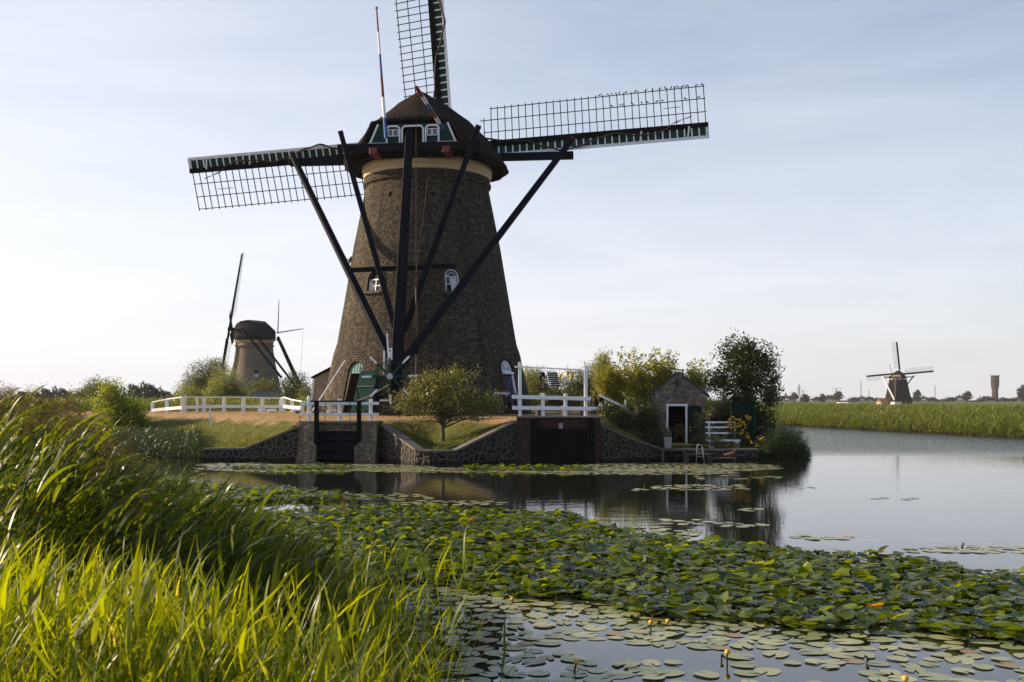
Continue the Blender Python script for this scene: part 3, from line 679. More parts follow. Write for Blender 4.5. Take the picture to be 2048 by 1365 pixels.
# left barn-type door
nm, al, z, w, hb, ht = OPEN[2]; o, t_, up, nn = wall_frame(al, z)
dl = MB().prism(arch_pts(o - nn * .17, t_, up, w - .04, .02, ht - .03), nn * .05).build('fanlight', M['teal'], root)
tag(dl, 'pale teal boarded half-round panel over the open door')
gr = MB()
for k in range(1, 6):
    x = -w / 2 + w * k / 6; hh = (ht - .05) * math.sqrt(max(0.02, 1 - (2 * x / w) ** 2)); gr.beam(o + t_ * x - nn * .115 + up * .02, o + t_ * x - nn * .115 + up * hh, .018, .012, nn)
gr.build('board_gap', M['doorgreen'], dl)
MB().beam(o - t_ * w * .36 - nn * .12 - up * .02, o - t_ * w * .48 - nn * .1 - up * (hb - .02), .10, .10, nn).build('door_jamb', M['plaster'], root)
MB().prism([o - nn * .75 + t_ * a + up * b for a, b in ((-.8, 0), (-.05, 0), (-.1, -1.9), (-.9, -1.9))], nn * .04).build('passage_wall', M['brown'], root)
dz = 1.72
dd = t_; p0 = o + t_ * (w / 2 + .0) + nn * .08 + up * .02
lf = MB(); lf.prism([p0, p0 + dd * 1.25 + nn * .1, p0 + dd * 1.22 - up * 1.9 + nn * .1, p0 - t_ * .22 - up * 1.98], nn * .05)
dleaf = lf.build('door', M['doorgreen'], root); tag(dleaf, 'green plank door leaf standing open')
gr = MB()
for k in range(1, 8): gr.beam(p0 + dd * (1.25 * k / 8) + nn * (.055 + .1 * k / 8), p0 - t_ * .22 + dd * (1.44 * k / 8) - up * 1.94 + nn * (.055 + .1 * k / 8), .016, .012, nn)
gr.build('plank_groove', M['dkgreen'], dleaf)
st_ = MB(); st_.beam(p0 - up * .75 + nn * .09, p0 + dd * 1.2 - up * .78 + nn * .17, .09, .03, up); st_.build('strap_hinge', M['green'], dleaf)
# right door with curtain
nm, al, z, w, hb, ht = OPEN[3]; o, t_, up, nn = wall_frame(al, z)
dr_ = MB().prism(arch_pts(o - nn * .12, t_, up, w - .1, .0, ht - .05), nn * .03).build('fanlight', M['paleglass'], root)
arch_frame(o - nn * .12, t_, up, nn, w - .04, .06, ht - .01, .07, .09, 'fanlight_frame', M['white'], dr_)
MB().beam(o - t_ * w * .47 - up * .14, o + t_ * w * .47 - up * .14, .22, .10, up).build('transom', M['white'], root)
dn = MB()
nc = 9
for k in range(nc):
    x0 = -w * .42 + k * w * .84 / nc; x1 = x0 + w * .84 / nc; z_ = .04 * (k % 2)
    b0 = -1.9 * (0.45 + .5 * k / nc)
    dn.prism([o + nn * (-.10 - z_) + t_ * a + up * b for a, b in ((x0, -.25), (x1, -.25), (x1 * .45 + .2, -1.85), (x0 * .45 + .2, -1.85))], nn * .02)
dn.build('door_curtain', M['curtain'], root)
MB().beam(o + t_ * (w * .47) - up * .2 - nn * .02, o + t_ * (w * .47) - up * hb - nn * .02, .08, .08, nn).build('door_jamb', M['white'], root)
MB().prism([o + t_ * (w * .5) - up * .9 + nn * .02, o + t_ * (w * .5) + up * (-hb) + nn * .02, o + t_ * (w * .5 - .28) - up * hb + nn * .02, o + t_ * (w * .5 - .22) - up * 1.5 + nn * .02], -nn * .04).build('door', M['dkgreen'], root)
# brick relieving arch round right door + doormat plaster patch below right window
arch_frame(o - nn * .015, t_, up, nn, w + .44, hb - .1, ht + .22, .2, .025, 'brick_arch', M['brick_dark'], root)
# cap
cap = mill.cap(M['thatch'])
mb = MB(); mb.lathe((C0.x, C0.y, 0), [(3.16, 13.42), (3.20, 13.46), (3.20, 13.62), (3.25, 13.64), (3.27, 13.98), (3.2, 14.02)], 96, caps=False)
mb.build('curb_band', M['cream'], root, smooth=False)
mb = MB(); mb.lathe((C0.x, C0.y, 0), [(3.06, 13.95), (3.04, 14.6)], 48); mb.build('curb_ring', M['black'], root)
mb = MB()
pass

rg = MB()
for k in range(34):
    a = R(k * 360 / 34); x, y = math.sin(a), math.cos(a); ru = 3.15
    if abs(y) > .93: continue
    lim = 3.75
    rg = MB(); rg.beam(mill.L(y * 2.9, x * 2.9, 14.25), mill.L(y * lim * .86, x * lim * .98, 14.08), .09, .12); rg.build('rafter', M['wood'], cap)
L = mill.L
# gable
G = lambda v, w, u=-3.55: L(u, v, 14.56 + (w - 14.56) * .9)
gb = MB(); gb.prism([G(-2.05, 14.5), G(2.05, 14.5), G(1.72, 15.5), G(-1.75, 15.5)], mill.A * .06)
gr = gb; gr.cur = 1
for k in range(19):
    v = -1.8 + k * .2
    if abs(v) > .5: gr.beam(G(v, 14.52, -3.556), G(v * .94, 15.42, -3.556), .015, .012, mill.A)
gable = gr.build('gable', [M['green'], M['dkgreen']], cap)
MB().prism([G(-.46, 14.5, -3.62), G(.46, 14.5, -3.62), G(.46, 15.18, -3.62), G(.36, 15.3, -3.62), (G(-.36, 15.3, -3.62)), G(-.46, 15.18, -3.62)], mill.A * .05).build('loft_shade_panel', M['dark'], gable)  # near-black slab on the boards, painted shade for the open loft hatch
tr = MB(); a_ = mill.A
def TR(p, q, w=.075): tr.beam(G(p[0], p[1], -3.64), G(q[0], q[1], -3.64), w, .07, a_)
for sg in (-1, 1):
    TR((sg * 2.08, 14.40), (sg * 1.66, 15.48), .085); TR((sg * 2.14, 14.46), (sg * 1.18, 14.46), .085)
    TR((sg * 1.24, 14.42), (sg * 1.24, 15.24), .075); TR((sg * 1.24, 15.24), (sg * 1.14, 15.36)); TR((sg * 1.14, 15.36), (sg * .74, 15.36)); TR((sg * .74, 15.36), (sg * .62, 15.24))
    TR((sg * .62, 15.24), (sg * .62, 14.46), .07); TR((sg * .50, 15.22), (sg * .50, 14.46), .07); TR((sg * .64, 14.47), (sg * .56, 14.36)); TR((sg * .48, 14.47), (sg * .56, 14.36))
    TR((sg * .50, 15.22), (sg * .40, 15.34))
TR((-.40, 15.35), (.40, 15.35)); tr.build('gable_trim', M['white'], gable)
for sg in (-1, 1):
    wv2 = MB().prism([G(sg * .93 + a, b, -3.60) for a, b in ((-.22, 14.86), (.22, 14.86), (.22, 15.17), (-.22, 15.17))], a_ * .03).build('gable_window', M['glass'], gable)
    f = MB()
    for p, q in (((-.23, 14.85), (.23, 14.85)), ((-.23, 15.18), (.23, 15.18)), ((-.23, 14.85), (-.23, 15.18)), ((.23, 14.85), (.23, 15.18)), ((-.03, 14.85), (-.03, 15.18)), ((.03, 14.85), (.03, 15.18))):
        f.beam(G(sg * .93 + p[0], p[1], -3.635), G(sg * .93 + q[0], q[1], -3.635), .035, .03, a_)
    f.build('window_frame', M['white'], wv2)
# tail timbers
mill.beam((-4.15, -3.45, 14.17), (-4.15, 3.3, 14.17), .30, .34, M['navy'], 'short_cross_beam')
mill.beam((-3.3, -2.4, 14.0), (-3.3, 2.5, 14.0), .30, .28, M['black'], 'tail_cross_beam')
for v in (-1.7, 1.72):
    mill.beam((-4.45, v, 13.96), (-3.2, v, 13.96), .36, .30, M['red'], 'beam_head')
mill.beam((.3, -7.25, 14.62), (.3, 7.35, 14.62), .34, .36, M['navy'], 'long_cross_beam')
PT = L(-4.42, .02, 14.75); PB = at(791, 792, 44.35)
MB().beam(PT, PB, .33, .36, (0, 1, 0), .52, .5).build('tail_pole', M['navy'], root, bevel=.015)
def onpole(z, dy=0.0):
    k = (PT.z - z) / (PT.z - PB.z); return PT.lerp(PB, k) + Vector((0, dy, 0))
def brace(name, a, b, w=.24, ww=.27, up=(0, 1, 0)):
    MB().beam(a, b, w, w, up, ww, ww).build(name, M['navy'], root, bevel=.012)
    MB().beam(Vector(a).lerp(Vector(b), -.0035), Vector(a).lerp(Vector(b), .0015), w + .02, w + .02, up).build('brace_end_cap', M['red'], root)
brace('long_brace', L(.05, -7.05, 14.95), onpole(wz(712, 45.5), -.22) + Vector((-.35, 0, 0)), .25, .3, (-.5, 1, .35))
brace('long_brace', L(.0, 7.3, 15.35), onpole(wz(735, 45.5), -.22) + Vector((.15, 0, 0)), .28, .32)
brace('short_brace', L(-4.40, -3.25, 14.85), onpole(wz(668, 45.8), .18) + Vector((-.12, 0, 0)), .22, .24)
brace('short_brace', L(-4.40, 3.22, 14.93), onpole(wz(662, 45.8), .18) + Vector((.22, 0, 0)), .24, .26)
MB().beam(at(700, 541, 46.9), at(913, 532, 46.7), .22, .2).build('tie_beam', M['navy'], root, bevel=.01)
MB().beam(at(815, 703, 45.2), at(838, 703, 45.2), .1, .22).build('brace_shoe', M['navy'], root)
# ropes
MB().tube([at(832, 262, 44.9), at(832, 575, 45.3)], .016, 5).build('brake_rope', M['rope'], root)
MB().tube([at(832, 575, 45.3), at(834, 700, 45.3)], .04, 6).build('brake_rope', M['rope'], root)
MB().tube([at(832, 176, 42.6), at(832, 262, 44.9)], .014, 5).build('brake_rope', M['rope'], root)
MB().tube([at(861, 308, 48.9), at(848, 420, 47.6), at(833, 540, 46.4), at(829, 640, 45.8), at(832, 752, 45.3)], .013, 5).build('hoist_rope', M['rope'], root)
MB().tube([at(834, 700, 45.2), at(831, 760, 45.0), at(822, 792, 44.9), at(812, 799, 44.8)], .026, 6).build('brake_rope', M['rope'], root)
tl = []
for k in range(13):
    a = 2 * math.pi * k / 12; tl.append(at(832, 559, 45.25) + Vector((.07 * math.cos(a), 0, .09 * math.sin(a))))
MB().tube(tl, .018, 5, cap=False).build('pulley_ring', M['rope'], root)
# flagpoles, striped
def pole(name, a, b, r0, r1, cols, label=None):
    a = Vector(a); b = Vector(b); n = len(cols); mb = MB()
    mats = []; 
    for k, c in enumerate(cols):
        if c not in mats: mats.append(c)
        mb.cur = mats.index(c); t0 = cols_t[k]; t1 = cols_t[k + 1]
        mb.tube([a.lerp(b, t0), a.lerp(b, t1)], [r0 + (r1 - r0) * t0, r0 + (r1 - r0) * t1], 10)
    o = mb.build(name, [M[c] for c in mats], root, smooth=False)
    if label: tag(o, label)
    return o
cols_t = [0, .16, .32, .49, .65, .82, 1.0]
pole('flagpole', at(772, 277, 48.2), at(753, 17, 47.6), .085, .035, ['blue', 'white', 'red', 'blue', 'white', 'red'], 'upright red white and blue striped pole')
MB().lathe(at(753, 17, 47.6), [(.05, -.02), (.07, .0), (.07, .04), (.02, .07)], 10).build('pole_cap', M['red'], root)
pole('brake_lever', at(886, 258, 48.4), at(833, 175, 42.6), .085, .075, ['blue', 'white', 'red', 'blue', 'white', 'red'], 'striped pole jutting out over the gable')
# winch wheel at foot of tail pole
wc = at(780, 753, 44.0); sx = Vector((1, 0, 0)); sz = Vector((0, 0, 1)); sy = Vector((0, 1, 0))
mb = MB()
for rr_, th_ in ((.62, .035), (.26, .03)):
    pts = [wc + (sx * math.cos(2 * math.pi * k / 28) + sz * math.sin(2 * math.pi * k / 28)) * rr_ for k in range(29)]
    for i in range(28): mb.beam(pts[i], pts[i + 1], th_, th_, sy)
for k in range(8):
    a = R(k * 45 + 1); d = sx * math.cos(a) + sz * math.sin(a); mb.beam(wc + d * .1, wc + d * .78, .085, .085, sy)
mb.tube([wc - sy * .10, wc + sy * .5], .15, 12)
wheel = mb.build('winch_wheel', M['green'], root)
for k in range(8):
    a = R(k * 45 + 1); d = sx * math.cos(a) + sz * math.sin(a)
    h_ = MB(); h_.beam(wc + d * .74, wc + d * (1.15 if k != 2 else 1.05), .085, .085, sy); h_.beam(wc + d * 1.12 + sx * .01, wc + d * 1.2, .05, .05, sy)
    h_.build('spoke_grip', M['white'], wheel)
rs_ = MB(); rs_.cur = 0; mats_ = [M['white'], M['blue'], M['red']]
for k in range(16):
    a0 = 2 * math.pi * k / 16 + .2; a1 = a0 + 2 * math.pi / 16; rs_.cur = [1, 0, 2, 0][(k // 1) % 4] if False else (0 if k % 2 else (1 if (k // 2) % 4 in (0, 2) else 2))
    rs_.prism([wc - sy * .13, wc - sy * .13 + (sx * math.cos(a0) + sz * math.sin(a0)) * .135, wc - sy * .13 + (sx * math.cos(a1) + sz * math.sin(a1)) * .135], sy * .03)
rs_.build('hub_cap', mats_, wheel)
for (a, b) in (((768, 755), (768, 702)), ((778, 728), (774, 667)), ((783, 720), (783, 696))):
    MB().beam(at(a[0], a[1], 44.25), at(b[0], b[1], 44.25), .07, .07).build('stay_pole', M['white'], root)
MB().tube([at(779, 770, 44.3), at(752, 785, 44.9), at(735, 795, 45.4), at(712, 803, 46)], .03, 6).build('anchor_chain', M['wood'], root)
MB().beam(at(760, 801, 45.6), at(778, 801, 45.6), .2, .07).build('winch_bench', M['white'], root)
MB().beam(at(752, 798, 45.7), at(766, 798, 45.7), .12, .22).build('winch_block', M['black'], root)
# lamp and hanging plant on the left of the tower, loudspeaker, flower shelf
mb = MB(); p = at(706, 516, 51.8); mb.beam(p + sx * .25, p - sx * .05, .06, .06); mb.lathe(p - sx * .08 + sz * (-.16), [(.14, -.05), (.16, .0), (.05, .22)], 10); mb.build('wall_lamp', M['black'], root)
o, t_, up, nn = wall_frame(46.5, wz(733, 48.9))
mb = MB(); mb.tube([o - nn * .1, o + nn * .12, o + nn * .28], [.04, .05, .13], 14, cap=False); mb.tube([o + nn * .10, o + nn * .2], .03, 8); mb.build('loudspeaker', M['white'], root)
mill.sails(4.05, 16.05, 3.5, R(7))
# things fixed near the mill but liftable
hp = at(700, 530, 51.6)
plant('hanging_plant', at(698, 545, 51.7), 'small trailing plant hanging from the left side of the tower below the wall lamp', 'hanging plant',
      [(hp.x - .1, hp.y, hp.z, .25, .25, .35)], 'leaf_olive', 22, 7, .07, .06, trunk=.012)
o, t_, up, nn = wall_frame(40.5, wz(790, 48.6)); up = sz
sh = thing('flower_shelf', o, 'small white wall shelf beside the right tower door, holding clay pots', 'shelf')
mb = MB(); mb.beam(o + nn * .14 - t_ * .5, o + nn * .14 + t_ * .5, .035, .18, nn); mb.build('shelf_board', M['white'], sh)
mb = MB(); mb.beam(o + nn * .22 - t_ * .5 + sz * .05, o + nn * .22 + t_ * .5 + sz * .05, .02, .03, nn); mb.build('front_rail', M['white'], sh)
for k in range(2): MB().prism([o + t_ * (-.45 + .9 * k), o + t_ * (-.45 + .9 * k) + nn * .2, o + t_ * (-.45 + .9 * k) - sz * .16], t_ * .03).build('bracket', M['white'], sh)
for k in range(5):
    q = o + nn * .13 + t_ * (-.36 + .18 * k) + sz * .025
    pt = thing('flower_pot', q, ['leftmost clay pot on the white wall shelf', 'clay pot second from the left on the white wall shelf', 'middle clay pot of five on the white wall shelf', 'clay pot second from the right on the white wall shelf', 'rightmost clay pot on the white wall shelf'][k], 'flower pot', 'clay pots on the wall shelf')
    MB().lathe(q, [(.045, 0), (.065, .12), (.072, .12), (.072, .15)], 10).build('pot', M['terracotta'], pt)
    P_ = np.array(q) + RN.normal(size=(26, 3)) * .04 + np.array([0, 0, .19]); np_quads('foliage', leaf_quads(P_, .07), M['leaf_olive'], pt, tint=RN.random(26))
# leaning white pole
tag(MB().tube([at(625, 822, 47.6), at(690, 722, 48.9)], .035, 8).build('white_pole', M['white'], None, at(625, 822, 47.6)), 'long white pole leaning against the left side of the brick tower', 'pole')
# annex
ax = thing('brick_annex', (wx(640, 52), 53.0, 1.7), 'low light-brick lean-to with a white edge board, left of the big tower', 'outbuilding')
YA = 51.8
mb = MB(); q = [at(624, 830, YA), at(672, 830, YA), at(672, 742, YA), at(661, 740, YA), at(627, 757, YA)]
q = [Vector((p.x, p.y, p.z)) for p in q]; mb.prism(q, (0, 3.2, 0)); mb.build('wall', M['brick_annex'], ax)
mb = MB(); mb.beam(at(624.5, 758.5, YA - .15) + Vector((-.1, 0, 0)), at(664, 737.5, YA - .15), 0.01, .01)
mb = MB(); a, b = at(623, 757.5, YA), at(664, 736, YA); mb.prism([a + sy * -.2, b + sy * -.2, b + sy * -.2 + sz * .07, a + sy * -.2 + sz * .07], (0, 3.6, 0)); mb.build('roof', M['dkgreen'], ax)
mb = MB(); mb.beam(at(628, 758, YA - .03), at(619, 832, YA - .03), .11, .06, sy); mb.build('edge_board', M['white'], ax)
tag(MB().lathe(at(618, 805, 50.5), [(.05, -.4), (.05, .1), (.09, .12), (.09, .26), (.03, .32)], 10).build('garden_lamp', M['white'], None, at(618, 805, 50.5)), 'short white garden lamp at the left edge of the brick lean-to', 'lamp')

# ------------------------------------------------------------------ the two distant windmills
m2 = Mill((wx(509, 176), 176, 0), R(-103), 0.92, 1.2, 'distant plastered windmill behind the bushes on the left, its sails seen edge-on', 1, name='plastered_windmill', group='distant windmills')
r2 = m2.root; c2 = m2.C
k2 = lambda z: 1.2 + (z - 1.7) * .92
MB().lathe((c2.x, c2.y, 0), [(r * .95, k2(z)) for r, z in [(5.6, 1.2), (5.1, 3), (4.55, 5.5), (4.0, 8), (3.6, 10), (3.3, 12), (3.25, 12.7), (3.45, 12.8), (3.45, 13.0), (3.25, 13.1), (3.3, 13.4)]], 64).build('tower', M['render'], r2, smooth=True)
MB().lathe((c2.x, c2.y, 0), [(3.15, k2(13.35)), (3.25, k2(14.0)), (3.3, k2(14.2))], 48, caps=True).build('curb_band', M['cream'], r2, smooth=True)
m2.cap(M['darkthatch'])
m2.sails(4.05, 15.9, -6, R(9), arm=14.3, tws=-1)
def d2(px, py, Y=171.9): return at(px, py, Y)
w2 = MB().prism([d2(508, 757), d2(517, 757), d2(517, 745), d2(514, 741), d2(511, 741), d2(508, 745)], (0, .1, 0)).build('window', M['dark'], r2)
mb = MB(); mb.beam(d2(509, 757, 171.8), d2(509, 747, 171.8), .1, .08); mb.beam(d2(516, 757, 171.8), d2(516, 747, 171.8), .1, .08); mb.beam(d2(509, 752, 171.8), d2(516, 752, 171.8), .1, .08); mb.beam(d2(512.5, 757, 171.8), d2(512.5, 747, 171.8), .08, .08); mb.build('window_frame', M['white'], w2)
L2 = m2.L
m2.beam((-.2, -7.0, 14.4), (-.2, 7.0, 14.4), .3, .35, M['black'], 'long_cross_beam')
m2.beam((-4.1, -3.3, 14.2), (-4.1, 3.3, 14.2), .28, .3, M['black'], 'short_cross_beam')
MB().beam(L2(-4.2, 0, 14.6), L2(-9.8, 0, 2.4), .42, .45).build('tail_pole', M['navy'], r2)
MB().beam(d2(484, 657, 169.0), d2(563, 756, 171.5), .35, .35).build('long_brace', M['navy'], r2)
MB().beam(L2(-.2, -6.9, 14.8), L2(-9, -.4, 3.4), .28, .28).build('long_brace', M['navy'], r2)
for sg in (-1, 1): MB().beam(L2(-4.15, sg * 3.2, 14.5), L2(-8.6, sg * .2, 4.0), .22, .22).build('short_brace', M['navy'], r2)
MB().tube([d2(555.5, 668, 174), d2(558, 600, 174)], [.10, .05], 6).build('flagpole', M['lath'], r2)
MB().tube([d2(554, 666, 174), d2(606, 658, 174)], [.11, .07], 6).build('brake_lever', M['lath'], r2)
MB().tube([d2(606, 658, 174), d2(602, 740, 174)], .02, 4).build('brake_rope', M['rope'], r2)

m3 = Mill((wx(1796, 420), 420, 0), R(30), 0.84, .9, 'distant dark eight-sided thatched windmill on the right horizon behind the reeds', 0, name='thatched_windmill', group='distant windmills')
r3 = m3.root; c3 = m3.C; k3 = lambda z: .9 + (z - 1.7) * .84
mb = MB(); pr = [(6.9, 1.2), (6.2, 3.5), (5.2, 8), (4.3, 12.2), (4.1, 13.1)]
mb.lathe((c3.x, c3.y, 0), [(r * .84, k3(z)) for r, z in pr], 8); o = mb.build('smock', M['darkthatch'], r3)
o.data.transform(Matrix.Rotation(R(12), 4, 'Z'))
m3.beam((-3.75, -1.9, 13.5), (-3.75, 1.9, 13.5), .2, .8, M['cream'], 'cream_board')
MB().lathe((c3.x, c3.y, 0), [(3.5, k3(13.1)), (3.55, k3(13.9))], 8).build('curb_band', M['cream'], r3)
m3.cap(M['darkthatch'])
m3.sails(4.05, 16.05, 5, R(7), arm=15.5, phis=(0, 90, 180))
gb = MB().prism([m3.L(-3.9, a, b) for a, b in ((-2.0, 14.1), (2.0, 14.1), (1.7, 15.3), (-1.7, 15.3))], m3.A * .1).build('gable', M['cream'], r3)
for sg in (-1, 1): MB().prism([m3.L(-4.0, sg * .9 + a, b) for a, b in ((-.35, 14.4), (.35, 14.4), (.35, 15.0), (-.35, 15.0))], m3.A * .1).build('gable_window', M['glass'], gb)
m3.beam((-4.15, -3.4, 14.0), (-4.15, 3.4, 14.0), .35, .4, M['black'], 'short_cross_beam')
m3.beam((.3, -7.2, 14.4), (.3, 7.3, 14.4), .4, .45, M['black'], 'long_cross_beam')
m3.beam((-4.3, 0, 14.6), (-9.5, .2, 2.2), .5, .55, M['wood'], 'tail_pole')
m3.beam((0, -7.1, 14.8), (-8.6, -.1, 3.4), .55, .55, M['white'], 'long_brace'); m3.beam((0, 7.2, 15), (-8.8, .4, 3.6), .45, .45, M['black'], 'long_brace')
m3.beam((-4.3, -3.2, 14.8), (-8.2, 0, 4.6), .35, .35, M['black'], 'short_brace'); m3.beam((-4.3, 3.2, 14.8), (-8.2, .3, 4.6), .35, .35, M['black'], 'short_brace')
MB().tube([m3.L(-3.8, -1.6, 14.3), m3.L(-3.8, -3.4, 20.5)], .09, 5).build('flagpole', M['lath'], r3)
# small houses at its foot
def shed(name, x0, x1, y, z0, zw, zr, depth, wall, roof, label, cat='shed', group=None, gable_end=False):
    r = thing(name, ((x0 + x1) / 2, y + depth / 2, z0), label, cat, group)
    MB().bx(x0, x1, y, y + depth, z0, zw).build('wall', M[wall], r)
    e = (x1 - x0) * .04
    mb = MB(); xm = (x0 + x1) / 2; ym = y + depth / 2
    if gable_end:
        mb.prism([Vector((x0 - e, y - e, zw)), Vector((x1 + e, y - e, zw)), Vector((xm, y - e, zr))], (0, depth + 2 * e, 0))
    else: mb.prism([Vector((x0 - e, y - e, zw)), Vector((x0 - e, y + depth + e, zw)), Vector((x0 - e, ym, zr))], (x1 - x0 + 2 * e, 0, 0))
    mb.build('roof', M[roof], r); return r
shed('red_roofed_house', wx(1762, 405), wx(1776, 405), 405, .5, 1.6, wz(805, 405) + 1.6, 5, 'brick_annex', 'redtile', 'tiny house with an orange-red tiled roof at the foot of the distant thatched windmill', 'house')
shed('white_roofed_shed', wx(1789, 400), wx(1803, 400), 400, .5, 1.5, wz(809, 400) + .9, 4, 'white', 'planter', 'tiny pale shed just right of the red-roofed house by the distant windmill', 'shed')
shed('white_shed', wx(1680, 560), wx(1698, 560), 560, .5, wz(811, 560) + 1.2, wz(808, 560) + .9, 6, 'white', 'white', 'long low white building on the horizon left of the distant thatched windmill', 'building')
shed('tarred_shed', wx(497, 92), wx(547, 92), 92, 1.0, wz(800, 92), wz(783, 92), 4, 'black', 'tile', 'low black shed with a pantiled roof in front of the plastered windmill', 'shed')
# water tower
YW = 1100; wt = thing('water_tower', (wx(1990, YW), YW, .5), 'slim brick water tower with a wider head, far right on the horizon', 'water tower')
p_ = (wx(1990, YW), YW, 0)
MB().lathe(p_, [(3.4, 0), (3.1, wz(783, YW)), (3.5, wz(776, YW))], 20).build('shaft', M['brick_dark'], wt)
MB().lathe(p_, [(3.5, wz(776, YW)), (4.1, wz(772, YW)), (4.1, wz(755, YW)), (4.4, wz(754, YW)), (4.4, wz(752.5, YW)), (3.8, wz(751.5, YW))], 20).build('tank_head', M['brick_dark'], wt)
mb = MB()
for k in range(8): a = math.pi * k / 4; mb.lathe((p_[0] + 4.15 * math.cos(a), YW + 4.15 * math.sin(a), wz(752.5, YW)), [(.5, 0), (.5, .9)], 6)
mb.build('parapet', M['brick_dark'], wt)
mb = MB()
for k in range(10):
    a = 2 * math.pi * k / 10; mb.box((p_[0] + 4.1 * math.cos(a), YW + 4.1 * math.sin(a), wz(763, YW)), (.25, .9, 2.2), a)
mb.build('window_row', M['dark'], wt)
# pylons
def pylon(px, ytop, Y, label, arms):
    H = wz(ytop, Y); x = wx(px, Y); r = thing('lattice_pylon', (x, Y, .5), label, 'pylon', 'power pylons on the horizon'); mb = MB(); b = H * .075; tt = .35; w = .3
    lv = [0, .25, .45, .62, .76, .88, 1]
    def cs(f, sx_, sy_): k = b + (tt - b) * min(1, f * 1.1); return Vector((x + sx_ * k, Y + sy_ * k, .4 + f * (H - .4)))
    for sx_, sy_ in ((-1, -1), (1, -1), (1, 1), (-1, 1)): mb.beam(cs(0, sx_, sy_), cs(1, sx_, sy_), w, w)
    for i in range(6):
        for a, c in (((-1, -1), (1, -1)), ((1, -1), (1, 1)), ((1, 1), (-1, 1)), ((-1, 1), (-1, -1))):
            mb.beam(cs(lv[i], *a), cs(lv[i + 1], *c), w * .6, w * .6); mb.beam(cs(lv[i], *c), cs(lv[i + 1], *a), w * .6, w * .6)
    mb.build('mast', M['steel'], r)
    for f, s_ in arms:
        m_ = MB(); z_ = .4 + f * (H - .4); m_.beam(Vector((x - s_, Y, z_)), Vector((x + s_, Y, z_)), w * .9, w * .9)
        m_.beam(Vector((x - s_, Y, z_)), Vector((x, Y, z_ + s_ * .28)), w * .6, w * .6); m_.beam(Vector((x + s_, Y, z_)), Vector((x, Y, z_ + s_ * .28)), w * .6, w * .6); m_.build('cross_arm', M['steel'], r)
pylon(1598, 769, 1300, 'slender lattice pylon, the taller one just right of the big garden tree', [(.78, 3.2), (.66, 4)])
pylon(1606, 781, 1700, 'small lattice pylon partly behind the slender tall one', [(.85, 9)])
pylon(1672, 776, 1700, 'T-shaped lattice pylon standing alone between the garden tree and the distant windmill', [(.95, 11), (.75, 7)])
for k, px in enumerate((1586.5, 1590, 1722, 1738, 1870)):
    p = at(px, 812, 330); h_ = (3.2, 3.8, 8, 5, 6.5)[k]
    tag(MB().tube([p, p + sz * h_], [.12, .09], 6).build('wooden_mast', M['wood'], None, p), ['leftmost thin mast by the garden tree on the right horizon', 'second thin mast by the garden tree on the right horizon', 'thin pale mast left of the distant thatched windmill', 'short thin mast between the pale mast and the distant windmill', 'thin mast in the trees right of the distant windmill'][k], 'mast', 'thin masts on the right horizon')

# ------------------------------------------------------------------ canal walls and sluices
def wing(name, pts, th, label, mat='basalt', group='basalt wing walls', coping=.075, cap_in=.34):
    """pts: (x,y,ztop); front face along pts, th behind; coping on top"""
    r = thing(name, (pts[0][0], pts[0][1], 0), label, 'wall', group)
    mb = MB(); cp = MB()
    for i in range(len(pts) - 1):
        a = Vector((pts[i][0], pts[i][1], 0)); b = Vector((pts[i + 1][0], pts[i + 1][1], 0)); d = (b - a).normalized(); n = Vector((-d.y, d.x, 0))
        za, zb = pts[i][2], pts[i + 1][2]; bt = n * -.10
        q = [a + bt - sz * .5, b + bt - sz * .5, b + n * th - sz * .5, a + n * th - sz * .5, a + sz * za, b + sz * zb, b + n * th + sz * zb, a + n * th + sz * za]
        mb.hexa(q)
        f = -.05
        q = [a + n * f + sz * (za + .002), b + n * f + sz * (zb + .002), b + n * cap_in + sz * (zb + .002), a + n * cap_in + sz * (za + .002)]
        cp.hexa(q + [x + sz * coping for x in q])
    mb.build('stone_face', M[mat], r); cp.build('coping', M['concrete'], r); return r
wing('basalt_wing_wall', [(-12.15, 40.9, .42), (-10.5, 40.88, .44), (-8.22, 40.75, 1.36)], .45, 'dark basalt rubble wall sloping down to the left from the narrow left sluice')
wing('basalt_wing_wall', [(-5.12, 40.75, 1.38), (-3.55, 38.55, .50), (-3.02, 38.4, .46)], .45, 'sunlit rubble wall running from the left sluice out to the pointed corner under the apple tree')
wing('basalt_wing_wall', [(-2.99, 38.40, .46), (-2.1, 38.6, .46), (.14, 39.9, 1.53)], .45, 'dark basalt wall climbing from the pointed corner to the wide right sluice')
wing('basalt_wing_wall', [(3.42, 40.1, 1.38), (4.6, 40.9, .86), (6.0, 41.55, .38), (6.2, 41.6, .36)], .45, 'basalt rubble wall sloping down to the right from the wide right sluice')
wing('quay_wall', [(6.2, 41.62, .36), (9.85, 41.55, .36)], .6, 'low basalt quay wall in front of the brick hut and bench', group=None, cap_in=.6)
